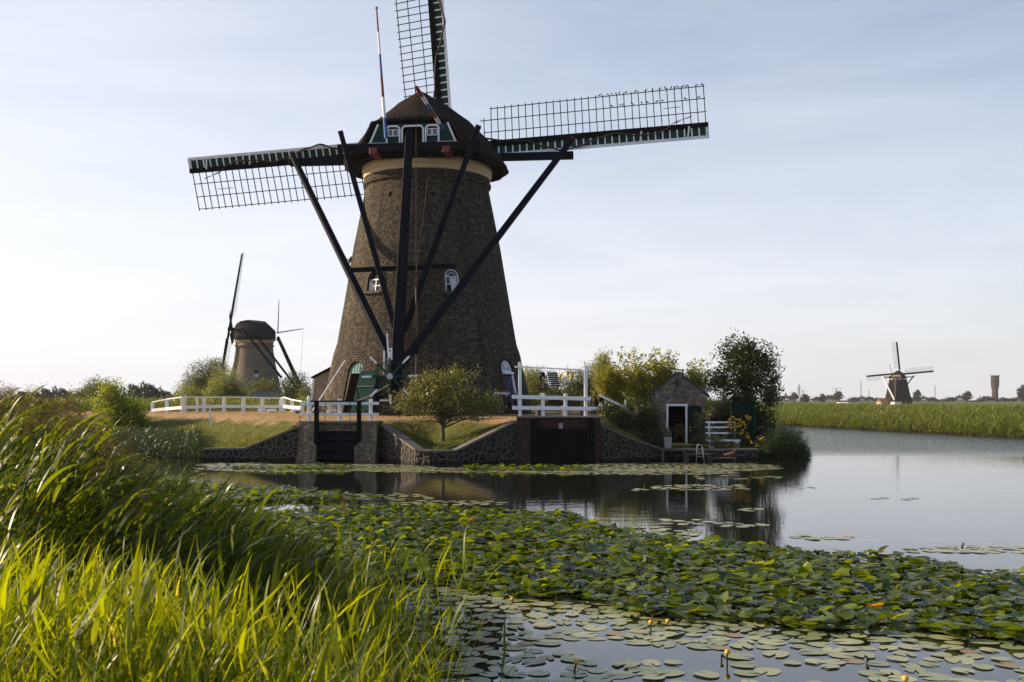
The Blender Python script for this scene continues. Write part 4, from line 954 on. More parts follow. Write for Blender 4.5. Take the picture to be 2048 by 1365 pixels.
# left sluice
ls = thing('left_sluice', (-6.7, 40.6, 0), 'narrow sluice in pale grey-brown masonry with a black boarded gate and black lifting frame', 'sluice', 'sluices')
YS = 40.3
mb = MB()
xa, xb, xc, xd = wx(599, YS), wx(632, YS), wx(716, YS), wx(753, YS); zt = wz(846.5, YS)
mb.bx(xa, xb, YS, YS + 1.6, -.4, zt); mb.bx(xc, xd, YS, YS + 1.6, -.4, zt)
mb.bx(xb, xc, YS + .25, YS + 1.5, wz(863, YS), zt)
zf_ = wz(888, YS)
mb.prism([Vector((xa, YS, zf_)), Vector((xa - .14, YS, -.4)), Vector((xb + .02, YS, -.4)), Vector((xb + .02, YS, zf_ - .06)), Vector((xb - .1, YS, zf_ + .12))], (0, -.22, 0))
mb.prism([Vector((xd, YS, zf_)), Vector((xd - .04, YS, -.4)), Vector((xc - .12, YS, -.4)), Vector((xc - .12, YS, zf_ - .12)), Vector((xc + .12, YS, zf_ + .1))], (0, -.22, 0))
mb.build('masonry', M['brick_pier'], ls)
mb = MB(); mb.bx(xa - .03, xd + .03, YS - .04, YS + 1.62, zt + .002, zt + .07); mb.build('coping', M['concrete'], ls)
mb = MB(); n = 4; z0, z1 = -.35, wz(862, YS)
for k in range(n): mb.prism([Vector((xb, YS + .30, z1 - (z1 - z0) * k / n)), Vector((xb, YS + .12, z1 - (z1 - z0) * (k + .93) / n)), Vector((xb, YS + .42, z1 - (z1 - z0) * (k + .97) / n)), Vector((xb, YS + .42, z1 - (z1 - z0) * k / n))], (xc - xb, 0, 0))
mb.build('gate', M['navy'], ls)
mb = MB()
for px in (633.5, 718.5): mb.bx(wx(px, YS) - .08, wx(px, YS) + .08, YS - .12, YS + .05, wz(891, YS), wz(803, YS))
mb.beam(at(620, 803, YS - .02), at(731, 803, YS - .02), .09, .06)
mb.build('lifting_frame', M['black'], ls)
for px in (650, 700): MB().tube([at(px, 802, YS), at(px, 866, YS)], .012, 5).build('lifting_rod', M['wood'], ls)
# right sluice
rs2 = thing('right_sluice', (1.8, 40.2, 0), 'wide sluice in dark red-brown brick with a broad black gate below the laundry line', 'sluice', 'sluices')
YR = 39.9; x0, x1, x2, x3 = wx(1034, YR), wx(1064, YR), wx(1184, YR), wx(1201, YR); zt = wz(836, YR)
mb = MB(); mb.bx(x0, x1, YR, YR + 1.6, -.4, zt); mb.bx(x2, x3, YR, YR + 1.6, -.4, zt); mb.bx(x1, x2, YR + .2, YR + 1.6, wz(858, YR), zt); mb.build('masonry', M['brick_dark'], rs2)
mb = MB(); mb.bx(x0 - .03, x3 + .03, YR - .04, YR + 1.62, zt + .002, zt + .05); mb.build('coping', M['concrete'], rs2)
mb = MB(); zg1, zg0 = wz(857, YR), -.35
mb.bx(x1 + .1, x2 - .1, YR + .3, YR + .4, zg0, zg1)
for z_ in (zg1 - .09, zg1 - .28, wz(884, YR), wz(887, YR) - .28, wz(915, YR)): mb.bx(x1 + .14, x2 - .14, YR + .18, YR + .30, z_ - .06, z_ + .06)
for f in (.06, .5, .94): xx = x1 + (x2 - x1) * f; mb.bx(xx - .07, xx + .07, YR + .12, YR + .18, zg0, wz(885, YR))
mb.build('gate', M['black'], rs2)
mb = MB()
for q_ in ((1064, 1071, 1072, 1080), (1187, 1180, 1176, 1166)):
    mb = MB(); mb.bx(wx(q_[0], YR) - .06, wx(q_[0], YR) + .06, YR - .06, YR + .2, zg0, wz(839, YR)); mb.bx(wx(q_[1], YR) - .06, wx(q_[1], YR) + .06, YR - .03, YR + .2, zg0, wz(839, YR)); mb.beam(at(q_[2], 862, YR + .05), at(q_[3], 888, YR + .05), .07, .06); mb.build('gate_guide', M['black'], rs2)
MB().bx(wx(1118, YR), wx(1126, YR), YR + .17, YR + .2, wz(858, YR), wz(847, YR)).build('gauge_plate', M['steel'], rs2)

# ------------------------------------------------------------------ white fences
def fence(name, posts, rails, label, group, pw=.13, rt=.12, cap=True, ext=0.0, thin=()):
    """posts: (x,y,z0,z1); rails: list of fractions/height drops; """
    r = thing(name, posts[0][:3], label, 'fence', group)
    for k, (x, y, z0, z1) in enumerate(posts):
        w = pw if k not in thin else pw * .55; mb = MB(); mb.bx(x - w / 2, x + w / 2, y - w / 2, y + w / 2, z0 - .15, z1)
        if cap: mb.prism([Vector((x - w * .62, y - w * .62, z1)), Vector((x + w * .62, y - w * .62, z1)), Vector((x + w * .62, y - w * .62, z1 + .03)), Vector((x, y - w * .62, z1 + .055)), Vector((x - w * .62, y - w * .62, z1 + .03))], (0, w * 1.24, 0))
        mb.build('post', M['white'], r, bevel=.008)
    for f, h_, dy in rails:
        pts = [Vector((p[0], p[1] + dy, p[2] + (p[3] - p[2]) * f)) for p in posts if p]
        keep = [p for k, p in enumerate(pts) if k not in thin]
        d = (keep[1] - keep[0]).normalized(); keep[0] = keep[0] - d * ext; d = (keep[-1] - keep[-2]).normalized(); keep[-1] = keep[-1] + d * ext
        mb = MB()
        for i in range(len(keep) - 1): mb.beam(keep[i], keep[i + 1], .05, h_)
        mb.build('rail', M['white'], r, bevel=.006)
    return r
YF = 40.95
zt = 1.46
fence('sluice_fence', [(wx(px, YF), YF, zt + .05, wz(801, YF)) for px in (618.5, 680, 742)], [(.86, .12, -.09), (.36, .12, -.09)], 'white two-rail fence with three posts on top of the narrow left sluice', 'white wooden fences', ext=.33)
YF2 = 40.45; zt2 = 1.78
fr_ = fence('sluice_fence', [(wx(1040, YF2), YF2, zt2 - .05, wz(727, YF2)), (wx(1086, YF2), YF2, zt2 - .05, wz(789, YF2)), (wx(1131, YF2), YF2, zt2 - .05, wz(790, YF2)), (wx(1171.5, YF2), YF2, zt2 - .05, wz(735, YF2))], [], 'white fence on the wide right sluice, its two tall end posts carrying the laundry line', 'white wooden fences')
for dz0, dz1 in ((794, 798), (816, 818)):
    MB().beam(at(1024, dz0, YF2 - .1), at(1182, dz1, YF2 - .1), .05, .15).build('rail', M['white'], fr_, bevel=.006)
MB().beam(at(1031, 733.5, YF2), at(1182, 741.5, YF2), .05, .05).build('line_bar', M['white'], fr_)
MB().beam(at(1029, 734, YF2 - .05), at(1048, 735, YF2 - .05), .1, .07).build('cross_arm', M['white'], fr_)
for px in (1056, 1080, 1100, 1140, 1160): MB().tube([at(px, 739, YF2), at(px + 1, 745, YF2)], .008, 4).build('line_hook', M['steel'], fr_)
Yl = 56.0
pp = [(305, 833, 805, 57.5), (334, 832, 799, 57), (365, 831, 794.5, 56), (394, 828, 796, 56), (408, 827.5, 795, 56), (448, 826.5, 795, 56), (487, 827, 795, 56), (525, 826.5, 796, 56), (562, 826, 797, 56), (568, 826, 795, 55.8), (584, 826, 800, 53), (605, 826, 803.5, 50.5)]
posts = [(wx(a, d), d, wz(b, d), wz(c, d)) for a, b, c, d in pp]
fence('bank_fence', posts, [(1.0, .06, -.05), (.42, .17, -.1)], 'long white two-rail fence curving along the back of the dry lawn on the left', 'white wooden fences', pw=.16, cap=False, thin=(3,))
for k, (px, y0, y1, Y, dx, lb) in enumerate([(371, 834, 790, 55, 0, 'tall thin white pole right beside the corner post of the left lawn fence'), (423, 861, 811, 47.5, -.08, 'thin white marker post standing alone on the slope below the left fence')]):
    a = at(px, y0, Y); a.z = gz(a.x, a.y) - .1; b = at(px, y1, Y) + Vector((dx, 0, 0))
    tag(MB().beam(a, b, .07, .07, None, .06, .06).build('white_post', M['white'], None, a), lb, 'post')
bl = [(524, 827, 57, 'leftmost white-capped lawn light, in front of the long left fence'), (543, 828, 55, 'second white-capped lawn light from the left, with a dark foot'), (594, 827, 52, 'white-capped lawn light near the right end of the long left fence'), (664, 829, 47.3, 'white-capped lawn light seen between the rails of the left sluice fence'),
      (1077, 824, 45.5, 'white-capped lawn light behind the right sluice fence, nearest the tower'), (1129, 824, 46, 'white-capped lawn light behind the middle posts of the right sluice fence'), (1166, 826, 43.5, 'white-capped lawn light just left of the right end post of the sluice fence'), (1187, 826, 43.5, 'white-capped lawn light just right of the right end post of the sluice fence')]
for px, py, Y, lb in bl:
    x = wx(px, Y); z = wz(py, Y) - .02; r = thing('lawn_light', (x, Y, z), lb, 'garden light', 'white-capped lights on the lawn')
    MB().lathe((x, Y, z), [(.13, -.15), (.12, .12)], 10).build('base', M['wood'], r)
    mb = MB(); mb.prism([Vector((x - .22, Y, z + .10)), Vector((x + .22, Y, z + .10)), Vector((x + .23, Y, z + .20)), Vector((x + .14, Y, z + .27)), Vector((x - .14, Y, z + .27)), Vector((x - .23, Y, z + .20))], (0, .28, 0)); mb.build('cap', M['white'], r, bevel=.02)
# mooring things at left sluice
tag(MB().tube([at(602, 812, 42), at(600, 838, 41.9), at(597, 846, 41.8), at(592, 848, 41.8), at(588, 849, 41.8), at(593, 850, 41.6)], .02, 5).build('coiled_rope', M['red'], None, at(597, 846, 41.8)), 'red and white rope hanging to the ground left of the left sluice fence', 'rope')
# white table behind left fence
wt_ = thing('garden_table', at(648, 826, 47.5), 'white garden table behind the left sluice fence, below the leaning pole', 'table')
tp = at(648, 811, 47.5); MB().box(tp, (.75, .7, .05)).build('tabletop', M['white'], wt_)
for a, b in ((-.3, -.25), (.3, -.25), (.3, .25), (-.3, .25)): MB().beam(tp + Vector((a, b, 0)), Vector((tp.x + a * 1.2, tp.y + b * 1.2, 1.62)), .07, .07).build('leg', M['white'], wt_)
# ------------------------------------------------------------------ laundry (each hangs from the line bar)
def cloth(name, outline, Y, mat, label, th=.025, wav=.03):
    """hanging cloth: grid in outline columns top/bottom"""
    top, bot = outline; n = 8; m = 10; vs = []; fs = []
    for i in range(n + 1):
        for j in range(m + 1):
            f = i / n; g = j / m; x = (top[0][0] * (1 - f) + top[1][0] * f) * (1 - g) + (bot[0][0] * (1 - f) + bot[1][0] * f) * g
            y = (top[0][1] * (1 - f) + top[1][1] * f) * (1 - g) + (bot[0][1] * (1 - f) + bot[1][1] * f) * g
            p = at(x, y, Y); p.y += wav * math.sin(f * 9 + g * 2); vs.append(p)
    for i in range(n):
        for j in range(m): a = i * (m + 1) + j; fs.append((a, a + m + 1, a + m + 2, a + 1))
    o = MB().add(vs, fs).build(name, M[mat], None, at(top[0][0], top[0][1], Y), smooth=True)
    md = o.modifiers.new('t', 'SOLIDIFY'); md.thickness = th
    return tag(o, label, 'laundry', 'laundry on the line')
Yc = YF2
cloth('striped_shirt', (((1095, 744), (1115, 745.5)), ((1099, 774), (1120, 773))), Yc, 'stripes', 'dark shirt with thin white stripes hanging on the laundry line')
cloth('dark_trousers', (((1078.5, 744), (1090, 745)), ((1080, 752), (1090, 754))), Yc, 'navycloth', 'small dark garment at the left end of the laundry line', wav=.05)
bpy.context.view_layer.update()
_o = bpy.data.objects['dark_trousers']
lg = MB(); lg.prism([at(1079, 751, Yc), at(1084, 752, Yc), at(1083.5, 763, Yc), at(1079.5, 762, Yc)], (0, .04, 0)); lg.prism([at(1085, 751, Yc), at(1091, 750, Yc), at(1089, 756, Yc), at(1086, 756, Yc)], (0, .05, 0)); lg.build('trouser_leg', M['navycloth'], _o)
cloth('yellow_cloth', (((1124.5, 745.5), (1125.5, 745.5)), ((1116.5, 757), (1122, 759.5))), Yc, 'yellowcloth', 'leftmost yellow cloth on the laundry line, next to the striped shirt', wav=.06)
cloth('yellow_cloth', (((1130.5, 742.5), (1139.5, 743)), ((1134.5, 751.5), (1137.5, 751))), Yc, 'yellowcloth', 'middle small yellow cloth on the laundry line', wav=.06)
cloth('yellow_cloth', (((1147.5, 742.5), (1149, 743)), ((1139.5, 760), (1146, 758))), Yc, 'yellowcloth', 'rightmost yellow cloth on the laundry line', wav=.06)

# ------------------------------------------------------------------ brick hut with its things
YH = 44.0; hz = .5
hut = thing('brick_hut', (wx(1357, YH), YH, hz), 'small gabled hut of mottled brick with a white door frame and a squat chimney', 'hut')
hx = lambda px: wx(px, YH); hzz = lambda py: wz(py, YH)
out = [(1304, 890), (1333, 890), (1333, 811), (1374, 811), (1374, 890), (1410, 890), (1410, 789), (1369, 757), (1369, 747), (1343, 747), (1343, 757), (1304, 789)]
MB().prism([Vector((hx(a), YH, hzz(b) if b < 889 else .3)) for a, b in out], (0, .25, 0)).build('front_wall', M['brick_house'], hut)
mb = MB(); mb.bx(hx(1304), hx(1304) + .2, YH + .25, YH + 1.4, .3, hzz(789)); mb.bx(hx(1410) - .2, hx(1410), YH + .25, YH + 1.4, .3, hzz(789)); mb.bx(hx(1304), hx(1410), YH + 1.4, YH + 1.6, .3, hzz(780)); mb.build('side_wall', M['brick_house'], hut)
mb = MB()
for (a, b) in (((1296, 795), (1347, 753)), ((1365, 753), (1418, 795))):
    p, q = Vector((hx(a[0]), YH - .06, hzz(a[1]))), Vector((hx(b[0]), YH - .06, hzz(b[1]))); mb.hexa([p, q, q + sy * 1.75, p + sy * 1.75, p + sz * .09, q + sz * .09, q + sy * 1.75 + sz * .09, p + sy * 1.75 + sz * .09])
roof = mb.build('roof', M['tile'], hut)
mb = MB(); mb.bx(hx(1347), hx(1367), YH - .02, YH + .5, hzz(750), hzz(744)); mb.bx(hx(1351), hx(1353), YH - .02, YH + .5, hzz(744), hzz(740)); mb.bx(hx(1365), hx(1367), YH - .02, YH + .5, hzz(744), hzz(740)); mb.bx(hx(1350), hx(1368), YH - .03, YH + .52, hzz(740.5), hzz(739)); mb.build('chimney', M['brick_house'], roof)
mb = MB(); mb.bx(hx(1354) - .03, hx(1354) + .03, YH - .035, YH, hzz(776), hzz(757)); mb.build('wall_anchor', M['black'], hut)
mb = MB(); mb.bx(hx(1308), hx(1309.5), YH - .04, YH - .003, hzz(798), hzz(788)); mb.build('downpipe', M['black'], hut)
mb = MB(); mb.bx(hx(1333), hx(1337), YH - .05, YH + .08, .42, hzz(811)); mb.bx(hx(1370.5), hx(1374.5), YH - .05, YH + .08, .42, hzz(811)); mb.bx(hx(1333), hx(1375), YH - .055, YH + .085, hzz(812.5), hzz(808.5)); mb.build('door_frame', M['white'], hut)
dr_ = MB().bx(hx(1375.5), hx(1402), YH - .14, YH - .08, .46, hzz(812)).build('door', M['dkgreen'], hut)
mb = MB(); mb.bx(hx(1376.5), hx(1401), YH - .17, YH - .14, hzz(826), hzz(822)); mb.bx(hx(1376.5), hx(1401), YH - .17, YH - .14, hzz(872), hzz(868)); mb.build('door_batten', M['dkgreen'], dr_)
MB().bx(hx(1333), hx(1375), YH - .1, YH + .3, .40, .47).build('doorstep', M['concrete'], hut)
MB().bx(hx(1305), hx(1409), YH + 1.25, YH + 1.35, .3, hzz(789)).build('interior_shade_sheet', M['dark'], hut)  # near-black sheet before the back wall, painted shade for the hut's inside
hut.rotation_euler = (0, 0, R(-8))
ch = thing('draped_chair', (hx(1366), YH + .9, .48), 'chair inside the hut doorway with a yellow garment over it', 'chair')
p = Vector((hx(1366), YH + .9, .48))
MB().box(p + sz * .44, (.42, .4, .04)).build('seat', M['wood'], ch)
for a, b in ((-.19, -.17), (.19, -.17), (.19, .17), (-.19, .17)): MB().beam(p + Vector((a, b, 0)), p + Vector((a, b, .42)), .04, .04).build('leg', M['wood'], ch)
MB().box(p + Vector((0, .19, .7)), (.4, .03, .4)).build('backrest', M['wood'], ch)
mb = MB(); mb.prism([p + Vector((-.24, -.22, .2)), p + Vector((-.18, -.2, .78)), p + Vector((-.05, -.18, .92)), p + Vector((.1, -.18, .9)), p + Vector((.2, -.2, .7)), p + Vector((.22, -.22, .1)), p + Vector((.02, -.22, .45))], (0, .04, 0)); gm_ = mb.build('garment', M['shadeyellow'], ch)
# planter pedestal
pl_ = thing('stone_planter', (wx(1337, 42.6), 42.6, .45), 'white box pedestal with a brown flower box on top, by the hut door', 'planter')
YP = 42.6; mb = MB(); mb.bx(wx(1328.5, YP), wx(1343, YP), YP, YP + .3, .40, wz(880, YP)); mb.bx(wx(1327.5, YP), wx(1344, YP), YP - .02, YP + .32, wz(880, YP), wz(875, YP)); mb.build('pedestal', M['planter'], pl_, bevel=.012)
mb = MB(); mb.tube([Vector((wx(1326, YP), YP + .1, wz(884, YP))), Vector((wx(1326, YP), YP + .1, wz(878, YP))), Vector((wx(1330, YP), YP + .1, wz(876, YP)))], .02, 6); mb.build('handle', M['steel'], pl_)
mb = MB(); mb.bx(wx(1327, YP), wx(1344, YP), YP - .01, YP + .31, wz(875, YP), wz(864, YP)); mb.build('flower_box', M['brown'], pl_)
P_ = np.array([wx(1336, YP), YP + .15, wz(861, YP)]) + RN.normal(size=(120, 3)) * np.array([.12, .1, .06]); np_quads('foliage', leaf_quads(P_, .08), M['leaf_olive'], pl_, tint=RN.random(120))
# jetty steps
jt_ = thing('wooden_jetty', (wx(1355, 41.2), 41.2, 0), 'weathered wooden landing platform at the water in front of the hut', 'jetty')
YJ = 41.0; mb = MB(); mb.bx(wx(1322, YJ), wx(1373, YJ), YJ - .1, YJ + .55, wz(899, YJ) - .07, wz(899, YJ)); mb.build('deck', M['wood'], jt_)
for px in (1326, 1370): MB().bx(wx(px, YJ) - .05, wx(px, YJ) + .05, YJ - .05, YJ + .05, -.5, wz(902, YJ)).build('post', M['wood'], jt_)
jt2 = thing('wooden_step', (wx(1400, 41.2), 41.2, 0), 'low wooden step shelf just above the water behind the metal ladder', 'step', 'wooden steps at the quay')
mb = MB(); mb.bx(wx(1374, YJ), wx(1421, YJ), YJ - .1, YJ + .5, wz(908, YJ) - .05, wz(908, YJ)); mb.build('deck', M['wood'], jt2)
for px in (1376, 1418): MB().bx(wx(px, YJ) - .05, wx(px, YJ) + .05, YJ, YJ + .1, -.5, wz(909.5, YJ)).build('post', M['wood'], jt2)
jt3 = thing('wooden_step', (wx(1445, 41.2), 41.2, 0), 'lowest wooden plank at the water on which the brown duck stands', 'step', 'wooden steps at the quay')
mb = MB(); mb.bx(wx(1421, YJ), wx(1473, YJ), YJ - .05, YJ + .5, wz(916, YJ) - .05, wz(916, YJ)); mb.build('deck', M['wood'], jt3)
for px in (1424, 1470): MB().bx(wx(px, YJ) - .04, wx(px, YJ) + .04, YJ, YJ + .1, -.5, wz(917.5, YJ)).build('post', M['wood'], jt3)
ld = thing('metal_ladder', (wx(1400, 40.7), 40.7, 0), 'bent steel tube ladder rail standing in the water at the landing', 'ladder')
Yd = 40.7; MB().tube([at(1393, 926, Yd), at(1394, 895, Yd), at(1396, 890, Yd), at(1403, 890, Yd), at(1405, 895, Yd), at(1409, 926, Yd)], .02, 8).build('rail', M['steel'], ld, smooth=True)
for py in (905, 914): MB().tube([at(1393.8, py, Yd), at(1406 + (py - 905) * .1, py, Yd)], .014, 6).build('rung', M['steel'], ld)
# duck
dk = thing('duck', at(1461, 916, 41.2), 'brown duck standing on the low plank at the quay wall', 'duck')
p = at(1461, 916, 41.2)
MB().tube([p + Vector(q) for q in ((-.27, 0, .13), (-.20, 0, .12), (-.08, 0, .12), (.06, 0, .15), (.15, 0, .20), (.18, 0, .27), (.19, 0, .32), (.22, 0, .335), (.255, 0, .33))], [.008, .05, .088, .095, .06, .034, .045, .04, .012], 12).build('body', M['duck'], dk, smooth=True)
MB().beam(p + Vector((.25, 0, .332)), p + Vector((.31, 0, .32)), .035, .018).build('bill', M['cream'], dk)
for s_ in (-.04, .04): mb = MB(); mb.tube([p + Vector((-.01, s_, .06)), p + Vector((-.01, s_, .005))], .01, 5); mb.prism([p + Vector((-.02, s_ - .02, 0)), p + Vector((.05, s_ - .025, 0)), p + Vector((.05, s_ + .025, 0)), p + Vector((-.02, s_ + .02, 0))], (0, 0, .008)); mb.build('leg', M['terracotta'], dk)
# bench
bn = thing('white_bench', (wx(1444, 42.9), 42.9, .45), 'white slatted garden bench among flowers right of the hut', 'bench'); YB = 42.9
for py in (845, 855, 866.5): MB().beam(at(1411, py, YB), at(1470 + (py - 845) * .35, py, YB), .03, .065).build('back_slat', M['white'], bn)
for px in (1418, 1470): MB().beam(at(px, 882, YB + .03), at(px, 844, YB + .05), .06, .06).build('back_post', M['white'], bn)
sm_ = MB(); sm_.hexa([at(1413, 881, YB), at(1479, 881, YB), at(1481, 883, YB - .42), at(1414, 883, YB - .42), at(1413, 879, YB), at(1479, 879, YB), at(1481, 880.5, YB - .42), at(1414, 880.5, YB - .42)]); sm_.build('seat', M['white'], bn)
for px in (1420, 1470): MB().bx(wx(px, YB) - .09, wx(px, YB) + .09, YB - .36, YB - .1, .42, wz(882, YB - .2)).build('leg', M['white'], bn)
# green board
gbd = thing('green_shed', (wx(1485, 43.8), 43.8, .4), 'flat-topped dark green wooden shed behind the yellow flowers', 'shed')
YG = 43.0; MB().bx(wx(1464, YG), wx(1507, YG), YG, YG + .7, .2, wz(806, YG)).build('wall', M['dkgreen'], gbd)
MB().bx(wx(1463, YG), wx(1509, YG), YG - .05, YG + .75, wz(806, YG), wz(804.5, YG)).build('roof', M['dkgreen'], gbd)
mb = MB(); mb.bx(wx(1507.2, YG), wx(1509, YG), YG - .04, YG + .1, .2, wz(806.2, YG)); mb.build('corner_board', M['green'], gbd)
# gangway rail behind sluice
gw = thing('gangway', at(1215, 812, 46), 'tilted white plank rails behind the dark shrubs, right of the laundry line', 'gangway')
MB().beam(at(1199, 791, 46), at(1252, 816, 46), .07, .1).build('rail', M['white'], gw); MB().beam(at(1199, 809, 45.8), at(1212, 815, 45.8), .1, .16).build('plank', M['white'], gw)
for px, a, b in ((1211, 797, 812), (1251, 800, 828)): MB().beam(at(px, b, 46), at(px, a, 46), .06, .06).build('post', M['white'], gw)
MB().prism([at(1199, 794, 46.1), at(1210, 799, 46.1), at(1210, 811, 46.1), at(1199, 805, 46.1)], (0, .05, 0)).build('panel', M['black'], gw)
pm = thing('old_pump', at(1192, 826, 44.8), 'small dark cast pump with red base beside the right sluice fence', 'pump')
p = at(1192, 824, 44.8); MB().lathe(p, [(.09, -.1), (.07, .3), (.10, .33), (.10, .5), (.03, .56), (.02, .9)], 10).build('body', M['black'], pm); MB().lathe(p + Vector((.1, 0, -.1)), [(.28, 0), (.25, .22), (.1, .25)], 12).build('tub', M['red'], pm)
# bare post right

# ------------------------------------------------------------------ garden trees and shrubs
def blob(px, py, Y, rx, rz_, ry=None, dy=0): # centre by place, radii in metres
    c = at(px, py, Y); return (c.x, c.y + dy, c.z, rx, ry if ry is not None else rx, rz_)
# apple tree
b_ = at(885, 882, 40.9); b_.z = gz(b_.x, b_.y) - .03
ex = [at(860 + 6 * k, 770 - 7 * k, 41) for k in range(4)] + [at(905 + k, 748 - 6 * k, 41) for k in range(4)] + [at(950 + 4 * k, 752 - 6 * k, 41) for k in range(3)] + [at(800 - 6 * k, 790 + 2 * k, 41) for k in range(4)] + [at(845 - 9 * k, 838 + 3 * k, 41) for k in range(3)]
plant('apple_tree', b_, 'small apple tree with a wide loose crown on the grass between the two sluices', 'tree',
      [blob(885, 795, 41, 1.35, .95, 1.3), blob(842, 800, 41, .95, .65, 1.0), blob(932, 800, 41, .95, .75, 1.0), blob(885, 765, 41, .7, .45, .8), blob(812, 812, 41, .55, .4, .6), blob(965, 815, 41, .75, .45, .7), blob(990, 812, 41, .4, .35, .5), blob(865, 760, 41, .5, .4, .5), blob(870, 822, 41, 1.0, .4, .8), blob(925, 826, 41, 1.0, .4, .8), blob(840, 775, 41, .5, .5, .6), blob(915, 752, 41, .5, .4, .6), blob(978, 800, 41, .45, .5, .5)],
      'leaf_apple', 900, 11, .10, .15, trunk=.095, ttop=at(887, 825, 41), ntips=46, shell=.15, extra=ex)
# big garden tree
b_ = Vector((wx(1495, 44.7), 44.7, .5))
ex = [at(a, b, 44.7) for a, b in ((1468, 668), (1470, 676), (1474, 684), (1463, 690), (1440, 690), (1446, 700), (1505, 682), (1512, 690), (1540, 706), (1548, 715), (1420, 742), (1414, 748), (1430, 712), (1552, 732), (1560, 745), (1562, 780), (1532, 690), (1490, 678))]
plant('garden_tree', b_, 'tall dark bushy tree standing at the right end of the island above the green shed', 'tree',
      [blob(1495, 760, 44.7, 1.35, 1.6, 1.3), blob(1470, 715, 44.7, .75, .95, .8), blob(1525, 725, 44.7, .75, .9, .8), blob(1440, 765, 44.7, .6, .75, .7), blob(1540, 790, 44.7, .55, .9, .8), blob(1480, 820, 44.7, 1.1, .9, 1.0), blob(1520, 840, 44.7, .8, .8, .8), blob(1495, 700, 44.7, .55, .6, .6), blob(1530, 868, 44.3, .5, .6, .5), blob(1440, 840, 44.8, .55, .8, .6), blob(1490, 870, 44.8, .9, .5, .6)],
      'leaf_dark', 1450, 14, .125, .14, trunk=.11, ttop=at(1492, 720, 44.7), ntips=60, shell=.1, extra=ex, up=.2)
# yellow-green shrubs behind hut
for k, (px, py, Y, rx, rz_, base, lb) in enumerate([(1228, 760, 57, 1.0, 1.12, 1.5, 'yellow-green tall shrub left of the brick hut, nearest the laundry line'), (1278, 752, 58, 1.22, 1.18, 1.5, 'sunlit yellow-green shrub directly behind the left roof slope of the hut'),
        (1328, 748, 58.5, 1.0, 1.0, 1.5, 'golden shrub rising behind the hut beside its chimney'), (1392, 765, 58, .85, .9, 1.5, 'yellow-green shrub between the hut chimney and the tall dark tree')]):
    c = at(px, py, Y); ex = [c + Vector((rnd.uniform(-rx, rx) * .9, 0, rz_ * rnd.uniform(.9, 1.3))) for _ in range(9)]
    plant('golden_shrub', (c.x, Y, base), lb, 'shrub', [blob(px, py, Y, rx, rz_, .8), blob(px - 12, py + 25, Y, rx * .9, rz_ * .9, .8), blob(px + 10, py + 45, Y, rx, rz_ * .9, .8)], 'leaf_yellow', 480, 14, .15, .13, trunk=.06, ttop=c, group='golden shrubs behind the hut', ntips=26, shell=.15, extra=ex)
# dark shrubs in front left of hut
for px, py, Y, rx, rz_, lb, cl in [(1290, 835, 43.4, .68, .98, 'dense dark shrub pressed against the left wall of the brick hut', 520), (1245, 835, 43.2, .60, .62, 'dark low shrub above the sloping basalt wall, left of the hut shrub', 330), (1212, 822, 42.8, .42, .42, 'small dark shrub at the right edge of the wide sluice', 170), (1310, 880, 42.9, .42, .42, 'brownish low bush beside the white planter pedestal', 200)]:
    c = at(px, py, Y)
    plant('dark_shrub', (c.x, Y, gz(c.x, Y)), lb, 'shrub', [blob(px, py, Y, rx, rz_, .5), blob(px + 6, py + 22, Y, rx * .9, rz_ * .7, .5)], 'leaf_dark', cl, 12, .085, .08, trunk=.03, ttop=c, group='dark shrubs beside the hut', ntips=16, shell=.2)
# flowering plants round the bench
for px, py, Y, rx, rz_, lb, mt, cl in [(763, 851, 41.6, .25, .12, 'weedy tuft on the bank just right of the left sluice', 'leaf_olive', 50), (1195, 838, 42.0, .3, .16, 'weeds spilling over the right corner of the wide sluice', 'leaf_olive', 70), (590, 856, 41.9, .35, .12, 'weedy tuft at the top of the left wing wall beside the sluice', 'leaf_olive', 60), (1404, 850, 43.3, .42, .72, 'tall grey-green flowering plant in front of the open hut door', 'leaf_olive', 190), (1440, 812, 43.7, .55, .6, 'loose grey-green plant between the hut and the green shed', 'leaf_olive', 190), (1430, 885, 42.5, .45, .26, 'low plant growing up through the white bench', 'leaf_olive', 120), (1395, 884, 42.6, .3, .28, 'low plant at the foot of the green hut door', 'leaf_dark', 90), (1458, 893, 42.2, .7, .10, 'low green edging plant on top of the quay wall', 'leaf_dark', 130)]:
    c = at(px, py, Y)
    plant('border_plant', (c.x, Y, gz(c.x, Y)), lb, 'plant', [blob(px, py, Y, rx, rz_, .35)], mt, cl, 9, .07, .06, trunk=.02, ttop=c, group='small garden plants and weeds', ntips=18, shell=.1, aspect=.4, up=.6)
